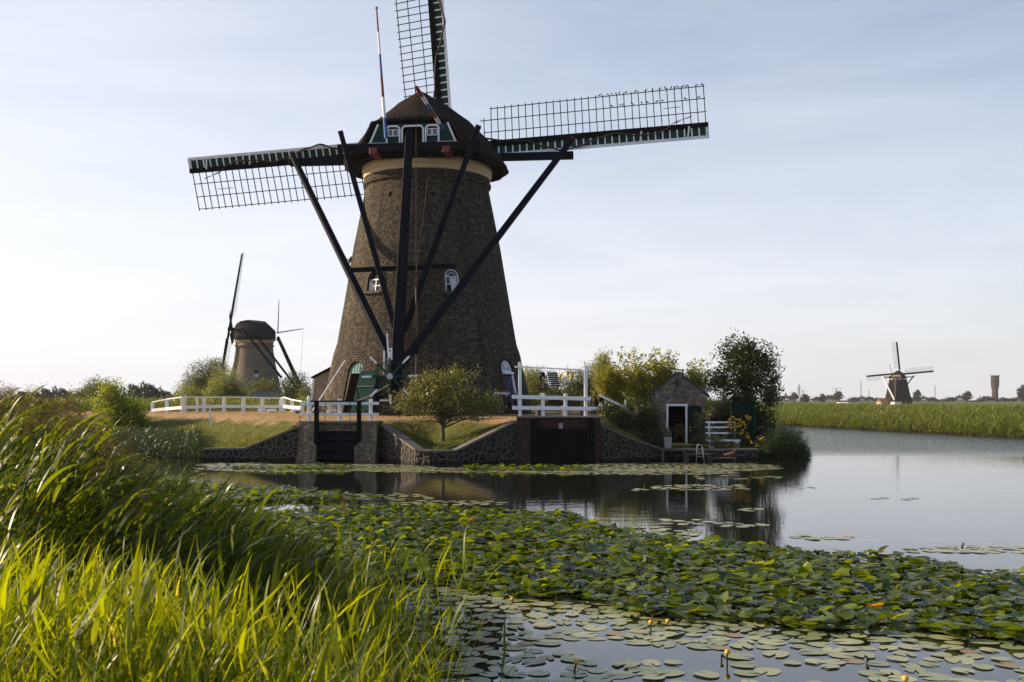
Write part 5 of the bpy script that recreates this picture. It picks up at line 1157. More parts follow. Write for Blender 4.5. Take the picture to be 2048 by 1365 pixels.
def flowers(name, centres, Y, label, r=.045, mat='petal', n=1):
    c0 = at(*centres[0], Y); root_ = thing(name, (c0.x, Y + .2, gz(c0.x, Y + .2)), label, 'flower', 'yellow flowers by the bench')
    mb = MB(); st2 = MB()
    for px, py in centres:
        c = at(px + rnd.uniform(-1, 1), py + rnd.uniform(-1, 1), Y + rnd.uniform(-.12, .12)); q = r * rnd.uniform(.8, 1.25)
        mb.lathe(c, [(q * .3, -q * .5), (q, -q * .1), (q * .8, q * .3), (q * .3, q * .5)], 7)
        b = Vector((c.x * .5 + c0.x * .5 + rnd.uniform(-.1, .1), Y + .15, root_.location.z)); st2.tube([b, b.lerp(c, .6) + Vector((.03, 0, .05)), c], .006, 4, cap=False)
    mb.build('bloom_cluster', M[mat], root_, smooth=True); o = st2.build('stem', M['stem'], root_)
    P_ = np.array([list(at(px, py + rnd.uniform(0, 14), Y + .1)) for px, py in centres for _ in range(5)]) + RN.normal(size=(len(centres) * 5, 3)) * .05
    np_quads('foliage', leaf_quads(P_, .07, .3), M['leaf_olive'], root_, tint=RN.random(len(P_)))
    return root_
arcs = [(1460, 838), (1463, 834), (1467, 835), (1459, 848), (1462, 845), (1466, 850), (1470, 846), (1474, 840), (1478, 838), (1477, 848), (1481, 844), (1483, 850), (1478, 855), (1474, 852), (1471, 858), (1462, 856), (1458, 852), (1468, 843), (1484, 846), (1480, 841)]
flowers('yellow_coneflower', [(a + 0, b) for a, b in arcs] + [(a + rnd.uniform(-3, 5), b + rnd.uniform(-5, 4)) for a, b in arcs], 42.7, 'largest clump of yellow flowers, hanging over the right end of the white bench')
flowers('yellow_coneflower', [(1492, 832), (1496, 831), (1499, 835), (1494, 838), (1501, 840), (1497, 843), (1491, 839), (1502, 834), (1495, 834), (1498, 838)], 43.0, 'yellow flower clump against the top of the green shed')
flowers('yellow_coneflower', [(1484, 862), (1488, 860), (1490, 856), (1486, 866), (1479, 868), (1492, 870), (1496, 874), (1491, 850), (1489, 848), (1494, 868), (1498, 872), (1484, 865), (1483, 869), (1497, 877), (1492, 875)], 42.6, 'yellow flower clump trailing down in front of the green shed')
flowers('yellow_coneflower', [(1502, 882), (1513, 889), (1516, 892), (1521, 882), (1526, 885), (1528, 875), (1524, 878), (1529, 890), (1533, 893), (1535, 891), (1527, 893), (1523, 881), (1530, 880), (1512, 893), (1504, 885), (1532, 888), (1520, 877)], 42.2, 'lowest yellow flower clump at the right end of the quay wall')
flowers('yellow_coneflower', [(1380, 856), (1381, 861)], 43.0, 'pair of small yellow flowers in front of the green hut door', .04)
flowers('yellow_coneflower', [(1418, 851), (1423, 860), (1426, 848)], 42.6, 'three small yellow flowers at the left end of the white bench', .035)
# reed clump at the right tip of the island
def lush(name, n, xr, yr, hfun, lean, nleaf, LL, LW, mat, label, cat='reeds', leafdir=0.3, spread=1.4, droop=.35, kind='stuff', zf=None, group=None, kk=4, up=.5, leanj=.14, origin=None, from_=.25):
    X = RN.uniform(*xr, n); Y = RN.uniform(*yr, n)
    ok, H_ = hfun(X, Y); X, Y, H_ = X[ok], Y[ok], H_[ok]
    Z = np.maximum(height(X, Y), -.1) if zf is None else zf(X, Y)
    V, F_, t_, top = reeds(X, Y, Z, H_, lean, nleaf, LL, LW, leafdir, spread, droop, kk, up=up, leanj=leanj, from_=from_)
    o = np_mesh(name, V, F_, M[mat], None, origin or (float(X.mean()), float(Y.mean()), 0), t_)
    return tag(o, label, cat, group, kind), top
def h_tip(X, Y):
    px = CX + X * F / Y; top = np.interp(px, [1498, 1520, 1545, 1580, 1600, 1612], [905, 868, 850, 852, 880, 900]) + RN.uniform(-6, 26, len(X))
    return (px > 1500) & (px < 1610), np.clip(EYE + (HY - top) * Y / F - .12, .15, 2.5)
lush('reed_clump', 1500, (9.9, 12.6), (41.6, 44.5), h_tip, (.12, -.02), 9, .34, .026, 'reed_dark', 'dark green reeds at the right tip of the island hanging over the water', spread=1.6, from_=.06, zf=lambda X, Y: np.full(len(X), -.05))
# trees between tower and laundry / behind
back = [(1080, 775, 66, 1.5, 1.3, 'leaf_olive', 'grey-green bush seen under the left half of the laundry line'), (1062, 765, 70, .9, 1.2, 'leaf_willow', 'pale thin bush right beside the edge of the tower behind the laundry'), (1148, 776, 68, 1.35, 1.3, 'leaf_olive', 'round olive-green bush behind the yellow laundry'), (1180, 765, 70, 1.1, 1.35, 'leaf_olive', 'olive-green bush behind the right end post of the laundry line'), (1205, 745, 64, .6, 1.4, 'leaf_willow', 'slender pale bush just right of the laundry line'), (1112, 800, 60, 1.6, .6, 'leaf_dark', 'low dark hedge seen between the rails below the laundry')]
for px, py, Y, rx, rz_, mt, lb in back:
    c = at(px, py, Y); plant('bush', (c.x, Y, gz(c.x, Y)), lb, 'bush', [blob(px, py, Y, rx, rz_, 1.0), blob(px + 8, py + 22, Y, rx * 1.1, rz_ * .8, 1.0)], mt, 620, 14, .14, .15, trunk=.06, ttop=c, group='bushes behind the laundry', ntips=14, shell=.2, aspect=.35)
c = at(1068, 806, 52); plant('yellow_bush', (c.x, 52, 1.6), 'small yellow-leaved bush behind the left end of the right sluice fence', 'bush', [blob(1068, 808, 52, .3, .4, .3)], 'leaf_yellow', 60, 10, .08, .07, trunk=.02, ttop=c, ntips=6)
# bushes by the second mill and the left lawn
lefts = [('willow_bush', 'bush', 408, 760, 96, 2.0, 1.9, 'leaf_olive', 'dark grey-green bushy willow left of the plastered windmill', 620, .17), ('willow_bush', 'bush', 452, 775, 88, 1.75, 1.75, 'leaf_willow', 'pale silvery willow bush in front of the plastered windmill', 720, .16),
         ('willow_bush', 'bush', 436, 742, 100, 1.0, 1.3, 'leaf_olive', 'narrow willow top between the two larger willows', 260, .17), ('willow_bush', 'bush', 374, 790, 92, 1.2, 1.0, 'leaf_willow', 'low pale bush at the left foot of the willows', 240, .16),
         ('hedge_bush', 'bush', 525, 778, 105, 1.9, 1.1, 'leaf_olive', 'brownish-green hedge covering the foot of the plastered windmill', 420, .16), ('hedge_bush', 'bush', 590, 780, 85, 1.35, 1.5, 'leaf_dark', 'dark open bush right of the plastered windmill, next to the annex', 460, .17), ('hedge_bush', 'bush', 612, 795, 80, .75, 1.0, 'leaf_olive', 'small bush touching the left side of the annex', 200, .15)]
for nm, ct, px, py, Y, rx, rz_, mt, lb, cl, lf in lefts:
    c = at(px, py, Y); plant(nm, (c.x, Y, gz(c.x, Y)), lb, ct, [blob(px, py, Y, rx, rz_, 1.4), blob(px - 8, py + 22, Y, rx * 1.05, rz_ * .8, 1.4), blob(px + 10, py + 28, Y, rx, rz_ * .8, 1.4)], mt, int(cl * 1.9), 14, lf * 1.1, .2, trunk=.09, ttop=c, group='bushes by the plastered windmill', ntips=18, shell=.35, aspect=.3, up=.5)
c = at(243, 818, 50)
ex = [at(a, b, 50) for a, b in ((229, 762), (232, 770), (222, 775), (207, 780), (250, 772), (262, 780), (190, 800), (303, 850), (298, 842), (215, 765), (237, 758))]
plant('lime_bush', (c.x, 50, gz(c.x, 50)), 'bright yellow-green bush at the left end of the lawn, dark on its right side', 'bush', [blob(228, 812, 50, 1.0, 1.0, .9), blob(262, 828, 50, .9, .75, .8), blob(222, 785, 50, .6, .6, .6), blob(275, 845, 50, .7, .5, .6), blob(235, 845, 50, 1.1, .6, .8)], 'leaf_lime', 1100, 13, .12, .12, trunk=.07, ttop=c, ntips=26, shell=.25, aspect=.35, extra=ex)
for px, py, Y, rx, rz_, lb in ((178, 790, 75, 1.5, .8, 'grey-green low bush left of the bright lime bush'), (200, 782, 70, 1.0, 1.0, 'olive bush top behind the bright lime bush')):
    c = at(px, py, Y); plant('bush', (c.x, Y, gz(c.x, Y)), lb, 'bush', [blob(px, py, Y, rx, rz_, 1.2), blob(px, py + 15, Y, rx * 1.1, rz_, 1.2)], 'leaf_olive', 520, 12, .15, .18, trunk=.06, ttop=c, group='bushes behind the lime bush', ntips=10, shell=.3, aspect=.35)
# ------------------------------------------------------------------ far trees
def far_proto(kind):
    r = bpy.data.objects.new('far_tree', None); COL.objects.link(r)
    if kind == 0: bl_ = [(0, 0, .62, .55, .5, .36), (-.35, 0, .5, .4, .4, .28), (.4, 0, .48, .38, .4, .3)]
    elif kind == 1: bl_ = [(0, 0, .55, .30, .3, .45), (0.05, 0, .8, .2, .2, .22)]
    elif kind == 2: bl_ = [(0, 0, .5, .7, .5, .34), (.5, 0, .42, .4, .4, .3), (-.5, 0, .4, .45, .4, .3), (.1, 0, .75, .35, .3, .22)]
    else: bl_ = [(0, 0, .45, .26, .26, .5), (0, 0, .3, .3, .3, .3)]
    C, P, ti = crown_points(bl_, 130, 9, .045, .35)
    P[:, 2] = np.maximum(P[:, 2], .02)
    np_quads('crown', leaf_quads(P, .11, .7, .1), M['leaf_far'], r, tint=ti)
    MB().tube([Vector((0, 0, 0)), Vector((.01, 0, .6))], [.035, .02], 6).build('trunk', M['bark'], r)
    return r
protos = [far_proto(k) for k in range(4)]; used = set()
def far_tree(px, top, Y, wpx, kind, label, group):
    o = protos[kind] if kind not in used else copy_tree(protos[kind]); used.add(kind)
    H_ = wz(top - 2.5, Y) - .4; o.location = (wx(px, Y), Y, .4); s_ = H_ / .86; w_ = 1.4 * wpx * Y / F / {0: 1.5, 1: .62, 2: 1.8, 3: .6}[kind]
    o.scale = (w_, w_, s_); tag(o, label, 'tree', group)
farR = [(1570, 794, 30, 2), (1588, 789, 14, 0), (1610, 791, 14, 3), (1636, 797, 22, 0), (1645, 790, 10, 3), (1660, 794, 24, 0), (1676, 790, 14, 1), (1694, 804, 30, 2), (1708, 798, 20, 0), (1722, 796, 24, 2), (1738, 797, 18, 0), (1756, 799, 20, 0), (1770, 800, 20, 2), (1822, 798, 16, 0), (1834, 788, 12, 1), (1846, 796, 24, 2), (1864, 798, 18, 0), (1884, 801, 22, 2), (1900, 798, 20, 0), (1918, 794, 26, 2), (1934, 790, 14, 1), (1952, 803, 24, 2), (1972, 796, 26, 0), (2004, 798, 24, 2), (2018, 800, 26, 0), (2040, 795, 26, 2), (2046, 780, 18, 1), (1545, 796, 30, 2), (2062, 792, 30, 2)]
near_of = lambda px: ('right beside the tall garden tree' if px < 1625 else 'left of the long white building' if px < 1675 else 'between the long white building and the distant windmill' if px < 1785 else 'between the distant windmill and the water tower' if px < 1985 else 'right of the water tower')
ord_ = ['first', 'second', 'third', 'fourth', 'fifth', 'sixth', 'seventh', 'eighth', 'ninth', 'tenth', 'eleventh', 'twelfth', 'thirteenth']; cnt = {}
for px, tp, w_, kd in sorted(farR):
    k = near_of(px); cnt[k] = cnt.get(k, 0) + 1
    far_tree(px, tp, 700 + (px * 37 % 160), w_, kd, ('dark', 'slim', 'broad', 'pointed')[kd] + ' horizon tree, ' + ord_[cnt[k] - 1] + ' from the left ' + k, 'trees on the right horizon')
farL = [(70, 786, 24, 2), (92, 783, 24, 0), (108, 779, 24, 2), (126, 782, 20, 0), (140, 788, 18, 0), (268, 775, 30, 0), (284, 771, 26, 2), (300, 774, 28, 0), (318, 781, 26, 2), (334, 787, 24, 0), (352, 788, 26, 2), (160, 790, 24, 2), (46, 788, 26, 0)]
cnt = 0
for px, tp, w_, kd in sorted(farL):
    cnt += 1; far_tree(px, tp, 330 + (px * 31 % 60), w_, kd, 'dark tree on the left horizon, ' + ord_[cnt - 1] + ' counting from the left edge', 'trees on the left horizon')
# ------------------------------------------------------------------ reed beds
def h_rb(X, Y):
    d = sdist(RB, X, Y); px = CX + X * F / Y
    return (d > -.5) & (d < 7.5) & (px > 1520) & (px < 2130), .98 * np.clip(.8 + (d + .5) * .1, .7, 1.05) * (1 + .10 * np.sin(X * .9 + Y * .35) * np.sin(Y * .21) + .12 * np.sin(Y * .9 + X * 1.7) * np.sin(Y * .37)) + RN.uniform(-.25, .22, len(X))
lush('reed_bed', 60000, (23, 46), (52, 116), h_rb, (.10, -.03), 6, .55, .045, 'reed_far', 'long bed of yellow-green reeds on the far right bank', spread=1.5, droop=.25, zf=lambda X, Y: np.maximum(height(X, Y), -.05), kk=3, up=.75)
def h_li(X, Y):
    px = CX + X * F / Y
    return (px > -60) & (px < 640) & (X < -10.5) & (Y > 59), .28 + .42 * RN.random(len(X))
lush('reed_field', 15000, (-52, -11), (59, 84), h_li, (.08, -.02), 5, .42, .045, 'reed_far', 'green reed meadow behind the long white fence on the left', spread=1.5, droop=.3, kk=3, up=.8)
def h_ls(X, Y):
    px = CX + X * F / Y; d = sdist(ISL, X, Y)
    return (d > -.35) & (d < 2.2) & (px < 396) & (px > 150), .35 + .5 * RN.random(len(X)) * np.clip(1.3 - d * .5, .2, 1)
lush('shore_reeds', 9000, (-22, -12.2), (40.5, 50), h_ls, (.1, -.05), 6, .36, .022, 'reed_dark', 'dark tall grass along the shore left of the basalt wall', spread=1.5, droop=.5, kk=4, up=.8)
# lawn grass tufts
n = 60000; X = RN.uniform(-22, 4.2, n); Y = RN.uniform(38.6, 60, n); d = sdist(ISL, X, Y)
Z = height(X, Y); keep = (d > .36) & (((X + 4.27) ** 2 + (Y - 52.5) ** 2) > 5.5 ** 2)
low_ = np.clip((1.55 - Z) / .7, 0, 1); pat = .5 + .5 * np.sin(X * 1.3 + np.sin(Y * 1.7) * 1.5) * np.cos(Y * 1.1 + X * .4)
keep &= RN.random(n) < .16 + .84 * np.clip(low_ * 1.2 * (.45 + .55 * pat) + .25 * (pat > .82), 0, 1); keep &= ~((Z > 1.6) & (RN.random(n) < .35))
X, Y, Z, low_ = X[keep], Y[keep], Z[keep], low_[keep]; n = len(X); m_ = 4
P0 = np.repeat(np.stack([X, Y, Z - .01], 1), m_, 0) + RN.normal(size=(n * m_, 3)) * np.array([.05, .05, 0])
D = RN.normal(size=(n * m_, 3)) * .45; D[:, 2] = 1; D[:, 0] += .15; D /= np.linalg.norm(D, axis=1, keepdims=True)
Lg = np.repeat(.05 + .26 * low_ * RN.random(n) + .03 * RN.random(n), m_) * RN.uniform(.6, 1.3, n * m_)
V, F_, s_ = ribbons(P0, D, Lg, np.full(n * m_, .014), np.full(n * m_, .2), np.zeros((n * m_, 3)), 2)
ti = np.repeat(np.where(RN.random(n * m_) < .10 + .45 * (1 - np.repeat(low_, m_)), 1.0, RN.random(n * m_) * .85), s_)
tag(np_mesh('grass', V, F_, M['grass_blade'], None, (-8, 44, 0), ti), 'short grass on the lawn and slopes round the mill', 'grass', kind='stuff')

# ------------------------------------------------------------------ near reeds, left foreground
def h_mid(X, Y):
    d = sdist(NB, X, Y); px = CX + X * F / Y
    tp = np.interp(px, [-100, 0, 60, 120, 200, 300, 400, 500, 600, 700, 780], [765, 790, 805, 835, 872, 905, 940, 975, 1050, 1150, 1230]) + RN.uniform(-5, 1, len(X)) + np.abs(RN.normal(size=len(X))) * 45
    return (d > -.55) & (d < 5.5) & (px < 760) & (px > -150) & (Y > 6.6), np.clip((EYE + (HY - tp) * Y / F - np.maximum(height(X, Y), 0)) * .96 - np.interp(px, [0, 150, 300, 600], [.2, .32, .42, .3]), .3, 3.0)
_, top = lush('reed_bed', 9500, (-10.5, -1.2), (6.6, 15.5), h_mid, (.12, -.02), 10, .44, .028, 'reed_mid', 'tall blue-green reeds blown to the right along the near left bank', leafdir=0.2, spread=.95, droop=.42, kk=5, up=.85, leanj=.12)
# brown plumes on some tips
sel = [i for i in range(len(top)) if (CX + top[i, 0] * F / top[i, 1]) < 240 and RN.random() < .2]
P0 = []; DD = []
for i in sel:
    b = top[i] + np.array([.05, 0, .02])
    for k in range(46):
        f = RN.random(); P0.append(b + np.array([f * .10, 0, f * .28]) + RN.normal(size=3) * .02); DD.append([.6 + RN.normal() * .3, RN.normal() * .3, .45 - RN.random() * 1.0])
if P0:
    P0 = np.array(P0); DD = np.array(DD, float); DD /= np.linalg.norm(DD, axis=1, keepdims=True); n = len(P0)
    V, F_, s_ = ribbons(P0, DD, RN.uniform(.07, .17, n), np.full(n, .007), np.full(n, .4), np.zeros((n, 3)), 2)
    tag(np_mesh('reed_plumes', V, F_, M['plume'], None, (-5, 10, 1.5), np.repeat(RN.random(n), s_)), 'brown feathery reed plumes at the far left above the tall reeds', 'reed plumes', kind='stuff')
def h_nr(X, Y):
    px = CX + X * F / Y; tp = np.interp(px, [-100, 0, 100, 300, 450, 550, 650, 750, 800], [1085, 1090, 1090, 1115, 1170, 1225, 1295, 1370, 1420]) + np.abs(RN.normal(size=len(X))) * 70 + 38 * (np.sin(X * 4.3 + Y * 1.1) * np.sin(Y * 2.3 - X * 1.7) + .35)
    return (px < 800) & (px > -160) & (np.sin(X * 5.1 + 1) * np.sin(Y * 3.1 + X * 2) + RN.random(len(X)) * 1.2 > -.05), np.clip(EYE + (HY - tp) * Y / F - height(X, Y) - .14, .15, 1.5)
lush('foreground_reeds', 4000, (-4.5, -.28), (3.5, 6.9), h_nr, (.02, 0), 7, .28, .0165, 'reed_bright', 'bright yellow-green young reeds filling the bottom left corner', leafdir=1.2, spread=2.2, droop=.16, kk=5, up=.92, leanj=.2, zf=lambda X, Y: np.maximum(height(X, Y), 0))
def h_nr2(X, Y):
    px = CX + X * F / Y; tp = np.interp(px, [-100, 400, 600, 750, 850], [1180, 1200, 1280, 1360, 1410]) + RN.uniform(-40, 130, len(X))
    return (px < 850) & (px > -160), np.clip(EYE + (HY - tp) * Y / F - height(X, Y) - .2, .1, 1.3)
lush('foreground_grass', 3900, (-4.2, -.3), (3.4, 6.8), h_nr2, (.0, 0), 6, .24, .0065, 'reed_bright', 'thin bright grass between the young reeds in the bottom left corner', leafdir=1.2, spread=2.4, droop=.3, kk=4, up=.85, leanj=.3, zf=lambda X, Y: np.maximum(height(X, Y), 0))
# single stems standing in the water
for k, (px, py0, py1, lb) in enumerate([(990, 1420, 1245, 'single bright reed standing in front of the lily pads, right of the foreground grass'), (722, 1380, 1105, 'tall thin reed stem sticking up over the lily bed left of centre'), (812, 1400, 1150, 'reed stem with narrow leaves near the right edge of the foreground reeds'), (560, 1240, 1030, 'single curved reed rising over the left lily bed')]):
    b = onwater(px, py0) if k != 3 else onwater(px, py0); Yb = b.y; Hh = wz(py1, Yb)
    V, F_, t_, tp_ = reeds(np.array([b.x]), np.array([Yb]), np.array([-.05]), np.array([Hh + .05]), (.05, 0), 5, .34, .02, .9, 1.2, .15, 5, up=.95)
    tag(np_mesh('reed_stem', V, F_, M['reed_bright'], None, b, t_), lb, 'reed', 'single reeds in the water')

# ------------------------------------------------------------------ water lilies
def leafdisc(P, r, tiltdir, tilt, az, curl, ell=.86, n=12, tint=None):
    """notched round leaves: returns V,F,tint"""
    N = len(P); th = np.linspace(R(14), R(346), n)[None] + np.zeros((N, 1)); rr = r[:, None] * (1 + .05 * np.sin(th * 3 + az[:, None] * 3) + RN.normal(size=(N, n)) * .02)
    u = np.cos(th) * rr; v = np.sin(th) * rr * ell
    z = curl[:, None] * ((v / r[:, None]) ** 2) * r[:, None] + RN.normal(size=(N, n)) * r[:, None] * .03 * np.minimum(1, np.abs(curl[:, None]) * 6)
    u = np.concatenate([np.zeros((N, 1)), u], 1); v = np.concatenate([np.zeros((N, 1)), v], 1); z = np.concatenate([np.zeros((N, 1)), z], 1)
    ca, sa = np.cos(az)[:, None], np.sin(az)[:, None]; x = u * ca - v * sa; y = u * sa + v * ca
    ct, st2 = np.cos(tilt)[:, None], np.sin(tilt)[:, None]; cd_, sd_ = np.cos(tiltdir)[:, None], np.sin(tiltdir)[:, None]
    a = x * cd_ + y * sd_; b = -x * sd_ + y * cd_; a2 = a * ct - z * st2; z2 = a * st2 + z * ct
    x = a2 * cd_ - b * sd_; y = a2 * sd_ + b * cd_
    V = np.stack([x, y, z2], -1) + P[:, None]; k = n + 1; base = np.arange(N)[:, None] * k
    i = np.arange(1, n)[None]; F_ = np.stack([base + np.zeros_like(i), base + i, base + i + 1], -1).reshape(-1, 3)
    return V.reshape(-1, 3), F_, np.repeat(tint if tint is not None else RN.random(N) * .9, k)
BT = ([380, 500, 620, 760, 1000, 1150, 1200, 1400, 1600, 1760, 1900, 1940, 2048, 2300], [1040, 1034, 1029, 1020, 1027, 1037, 1061, 1091, 1111, 1118, 1136, 1155, 1165, 1175])
BB = ([380, 560, 700, 850, 1000, 1120, 1250, 1400, 1600, 1800, 2048, 2300], [1120, 1145, 1165, 1178, 1190, 1205, 1228, 1250, 1262, 1272, 1282, 1290])
def pxy(X, Y): return CX + X * F / Y, HY + F * EYE / Y
def sample(n, xr, yr): return RN.uniform(*xr, n), RN.uniform(*yr, n)
def inwater(X, Y): return (sdist(NB, X, Y) < -.05)
# raised bed
X, Y = sample(31000, (-9, 8.2), (10.2, 23.8)); px, py = pxy(X, Y); wob_ = 5 * np.sin(px * .02) + 3 * np.sin(px * .07)
tb = np.interp(px, *BT); bb = np.interp(px, *BB); ok = (py > tb + wob_ * .4) & (py < bb + wob_) & inwater(X, Y) & (px > 330) & (px < 2130)
X, Y = X[ok], Y[ok]; X2, Y2 = sample(7500, (-12, -3.0), (22.5, 32)); p2, q2 = pxy(X2, Y2)
ok2 = (p2 > 330) & (q2 > np.interp(p2, [330, 450, 640, 700, 760], [968, 972, 988, 996, 999])) & (q2 < np.interp(p2, [330, 450, 640, 760, 770], [1010, 1008, 1003, 1001, 999])) & (p2 < 768)
X3, Y3 = sample(3000, (-10, 5), (32.5, 36.8)); p3, q3 = pxy(X3, Y3)
ok3 = (((p3 > 440) & (p3 < 700) & (q3 > 935) & (q3 < 941)) | ((p3 > 930) & (p3 < 1180) & (q3 > 934) & (q3 < 943)))
X = np.concatenate([X, X2[ok2], X3[ok3]]); Y = np.concatenate([Y, Y2[ok2], Y3[ok3]]); n = len(X)
edge = RN.random(n)
tl_ = np.abs(RN.normal(size=n)) * .215; tl_ = np.clip(tl_, .03, 1.3); hz_ = .03 + .12 * RN.random(n) * (tl_ + .3) + .045 * RN.random(n)
P = np.stack([X, Y, hz_], 1); ti = RN.random(n) * .9; ti[RN.random(n) < .003] = 1.0
V, F_, t_ = leafdisc(P, RN.uniform(.058, .128, n), RN.uniform(0, 6.28, n), tl_, RN.uniform(0, 6.28, n), RN.normal(size=n) * np.where(RN.random(n) < .25, .6, .28), .74, 11, ti)
tag(np_mesh('water_lily_bed', V, F_, M['lily_raised'], None, (0, 15, 0), t_), 'dense bed of glossy upright water lily leaves crossing the pond', 'water lilies', kind='stuff')
n0 = len(X)
st_x = X[::3]; V_, F2_, s_ = ribbons(np.stack([X[::2], Y[::2], np.full(len(X[::2]), -.02)], 1), np.tile([0.1, 0, 1.0], (len(X[::2]), 1)), hz_[::2], np.full(len(X[::2]), .012), np.zeros(len(X[::2])), np.zeros((len(X[::2]), 3)), 1)
# floating pads: candidates with spacing
def place(cands, rmin, existing=None, cell=.25):
    grid = {}; out = []
    for i, (x, y, r) in enumerate(cands):
        gx, gy = int(x // cell), int(y // cell); bad = False
        for a in range(-1, 2):
            for b in range(-1, 2):
                for (x2, y2, r2_) in grid.get((gx + a, gy + b), ()):
                    if (x - x2) ** 2 + (y - y2) ** 2 < (rmin * (r + r2_)) ** 2: bad = True; break
                if bad: break
            if bad: break
        if not bad: grid.setdefault((gx, gy), []).append((x, y, r)); out.append(i)
    return out
X, Y = sample(26000, (-4.5, 7.5), (8.0, 13.6)); px, py = pxy(X, Y); r_ = RN.uniform(.085, .155, len(X))
holes = [(1240, 1300, 165, 22), (1440, 1345, 130, 42), (1640, 1352, 95, 17), (1860, 1360, 70, 18), (1560, 1256, 45, 9), (1340, 1272, 90, 9), (1120, 1262, 60, 9), (1500, 1310, 110, 14), (2010, 1350, 60, 12), (890, 1310, 60, 12), (1100, 1338, 50, 10), (700, 1290, 70, 10), (1390, 1400, 200, 30), (1000, 1255, 30, 6), (1750, 1318, 40, 6)]
dens = np.full(len(X), .97)
for a, b, c, d_ in holes: dens = np.where(((px - a) / c) ** 2 + ((py - b) / d_) ** 2 < 1, .05, dens)
dens = np.where((px > 1380) & (py > 1300), dens * .5, dens)
ok = (py > np.interp(px, *BB) - 14) & (px > 480) & (px < 2110) & (py < 1420) & inwater(X, Y) & (RN.random(len(X)) < dens)
X, Y, r_ = X[ok], Y[ok], r_[ok]; keep = place(list(zip(X, Y, r_)), .80, cell=.34); X, Y, r_ = X[keep], Y[keep], r_[keep]; order = np.argsort(Y); X, Y, r_ = X[order], Y[order], r_[order]
NP = min(300, len(X))
pm_ = []
for k in range(5):
    V, F_, t_ = leafdisc(np.zeros((1, 3)), np.array([1.0]), np.array([0.]), np.array([0.]), np.array([0.]), np.array([.012]), .84, 20, np.array([(.1, .35, .6, .8, 1.0)[k]]))
    o = np_mesh('lily_pad', V, F_, M['lily_float'], None, (0, 0, 0), t_); pm_.append(o.data); bpy.data.objects.remove(o)
for i in range(NP):
    kp = int(RN.choice(5, p=[.26, .27, .25, .17, .05])); o = bpy.data.objects.new('lily_pad', pm_[kp]); COL.objects.link(o); o.location = (X[i], Y[i], .004 + .010 * RN.random()); o.rotation_euler = (RN.normal() * .012, RN.normal() * .012, RN.random() * 6.28)
    o.scale = (r_[i],) * 3; 
    sd = 'beside the foreground reeds' if CX + X[i] * F / Y[i] < 1024 else 'in open water to the right'
    tag(o, ('rusty brown' if kp == 4 else 'pale green') + ' round lily pad floating flat at the front, ' + sd, 'lily pad', ('browning' if kp == 4 else 'green') + ' lily pads at the front, ' + sd)
Xr, Yr, rr_ = X[NP:], Y[NP:], r_[NP:]
# further thin patches of floating pads
parts_ = [(Xr, Yr, rr_)]
def patch(n, x0, x1, y0, y1, r=(.10, .16), sp=.8, dn=1.0):
    Ya, Yb = F * EYE / (y1 - HY), F * EYE / (y0 - HY); X, Y = sample(n, ((x0 - CX) * Yb / F - 2, (x1 - CX) * Yb / F + 2), (Ya, Yb)); px, py = pxy(X, Y)
    m = ((px - (x0 + x1) / 2) / ((x1 - x0) / 2)) ** 4 + ((py - (y0 + y1) / 2) / ((y1 - y0) / 2)) ** 2 < 1 + .3 * np.sin(px * .05) * np.sin(py)
    m &= (RN.random(len(X)) < dn); X, Y = X[m], Y[m]; q = RN.uniform(*r, len(X)); k = place(list(zip(X, Y, q)), sp, cell=.34); parts_.append((X[k], Y[k], q[k]))
patch(7000, 395, 860, 929, 944); patch(5000, 700, 1180, 936, 946); patch(5200, 1150, 1560, 927, 944); patch(3500, 1040, 1480, 938, 950); patch(1200, 400, 560, 927, 935)
patch(900, 1300, 1500, 970, 982, dn=.5); patch(260, 1260, 1310, 978, 982); patch(400, 1310, 1420, 1040, 1052, dn=.6); patch(260, 1430, 1530, 1045, 1056, dn=.6); patch(100, 1510, 1560, 953, 958); patch(120, 1480, 1540, 1018, 1023); patch(120, 1385, 1500, 952, 960, dn=.4)
patch(300, 1585, 1700, 1072, 1080, dn=.7); patch(900, 1815, 2100, 1093, 1108, dn=.6); patch(500, 640, 860, 988, 1002, dn=.6); patch(400, 780, 1010, 1003, 1012, dn=.6); patch(700, 1150, 1400, 1056, 1085, dn=.6); patch(700, 1860, 2060, 1135, 1165, dn=.7); patch(60, 1750, 1830, 995, 1000, dn=.3); patch(60, 1580, 1630, 974, 977)
X = np.concatenate([p[0] for p in parts_]); Y = np.concatenate([p[1] for p in parts_]); q = np.concatenate([p[2] for p in parts_]); n = len(X)
P = np.stack([X, Y, .004 + .012 * RN.random(n)], 1); ti = RN.random(n) * .9; ti[RN.random(n) < .04] = 1
V, F_, t_ = leafdisc(P, q, RN.uniform(0, 6.28, n), np.abs(RN.normal(size=n)) * .015, RN.uniform(0, 6.28, n), np.full(n, .01), .84, 12, ti)
tag(np_mesh('floating_lily_pads', V, F_, M['lily_float'], None, (0, 25, 0), t_), 'patches of flat lily pads floating beyond the upright lily bed and along the walls', 'lily pads', kind='stuff')
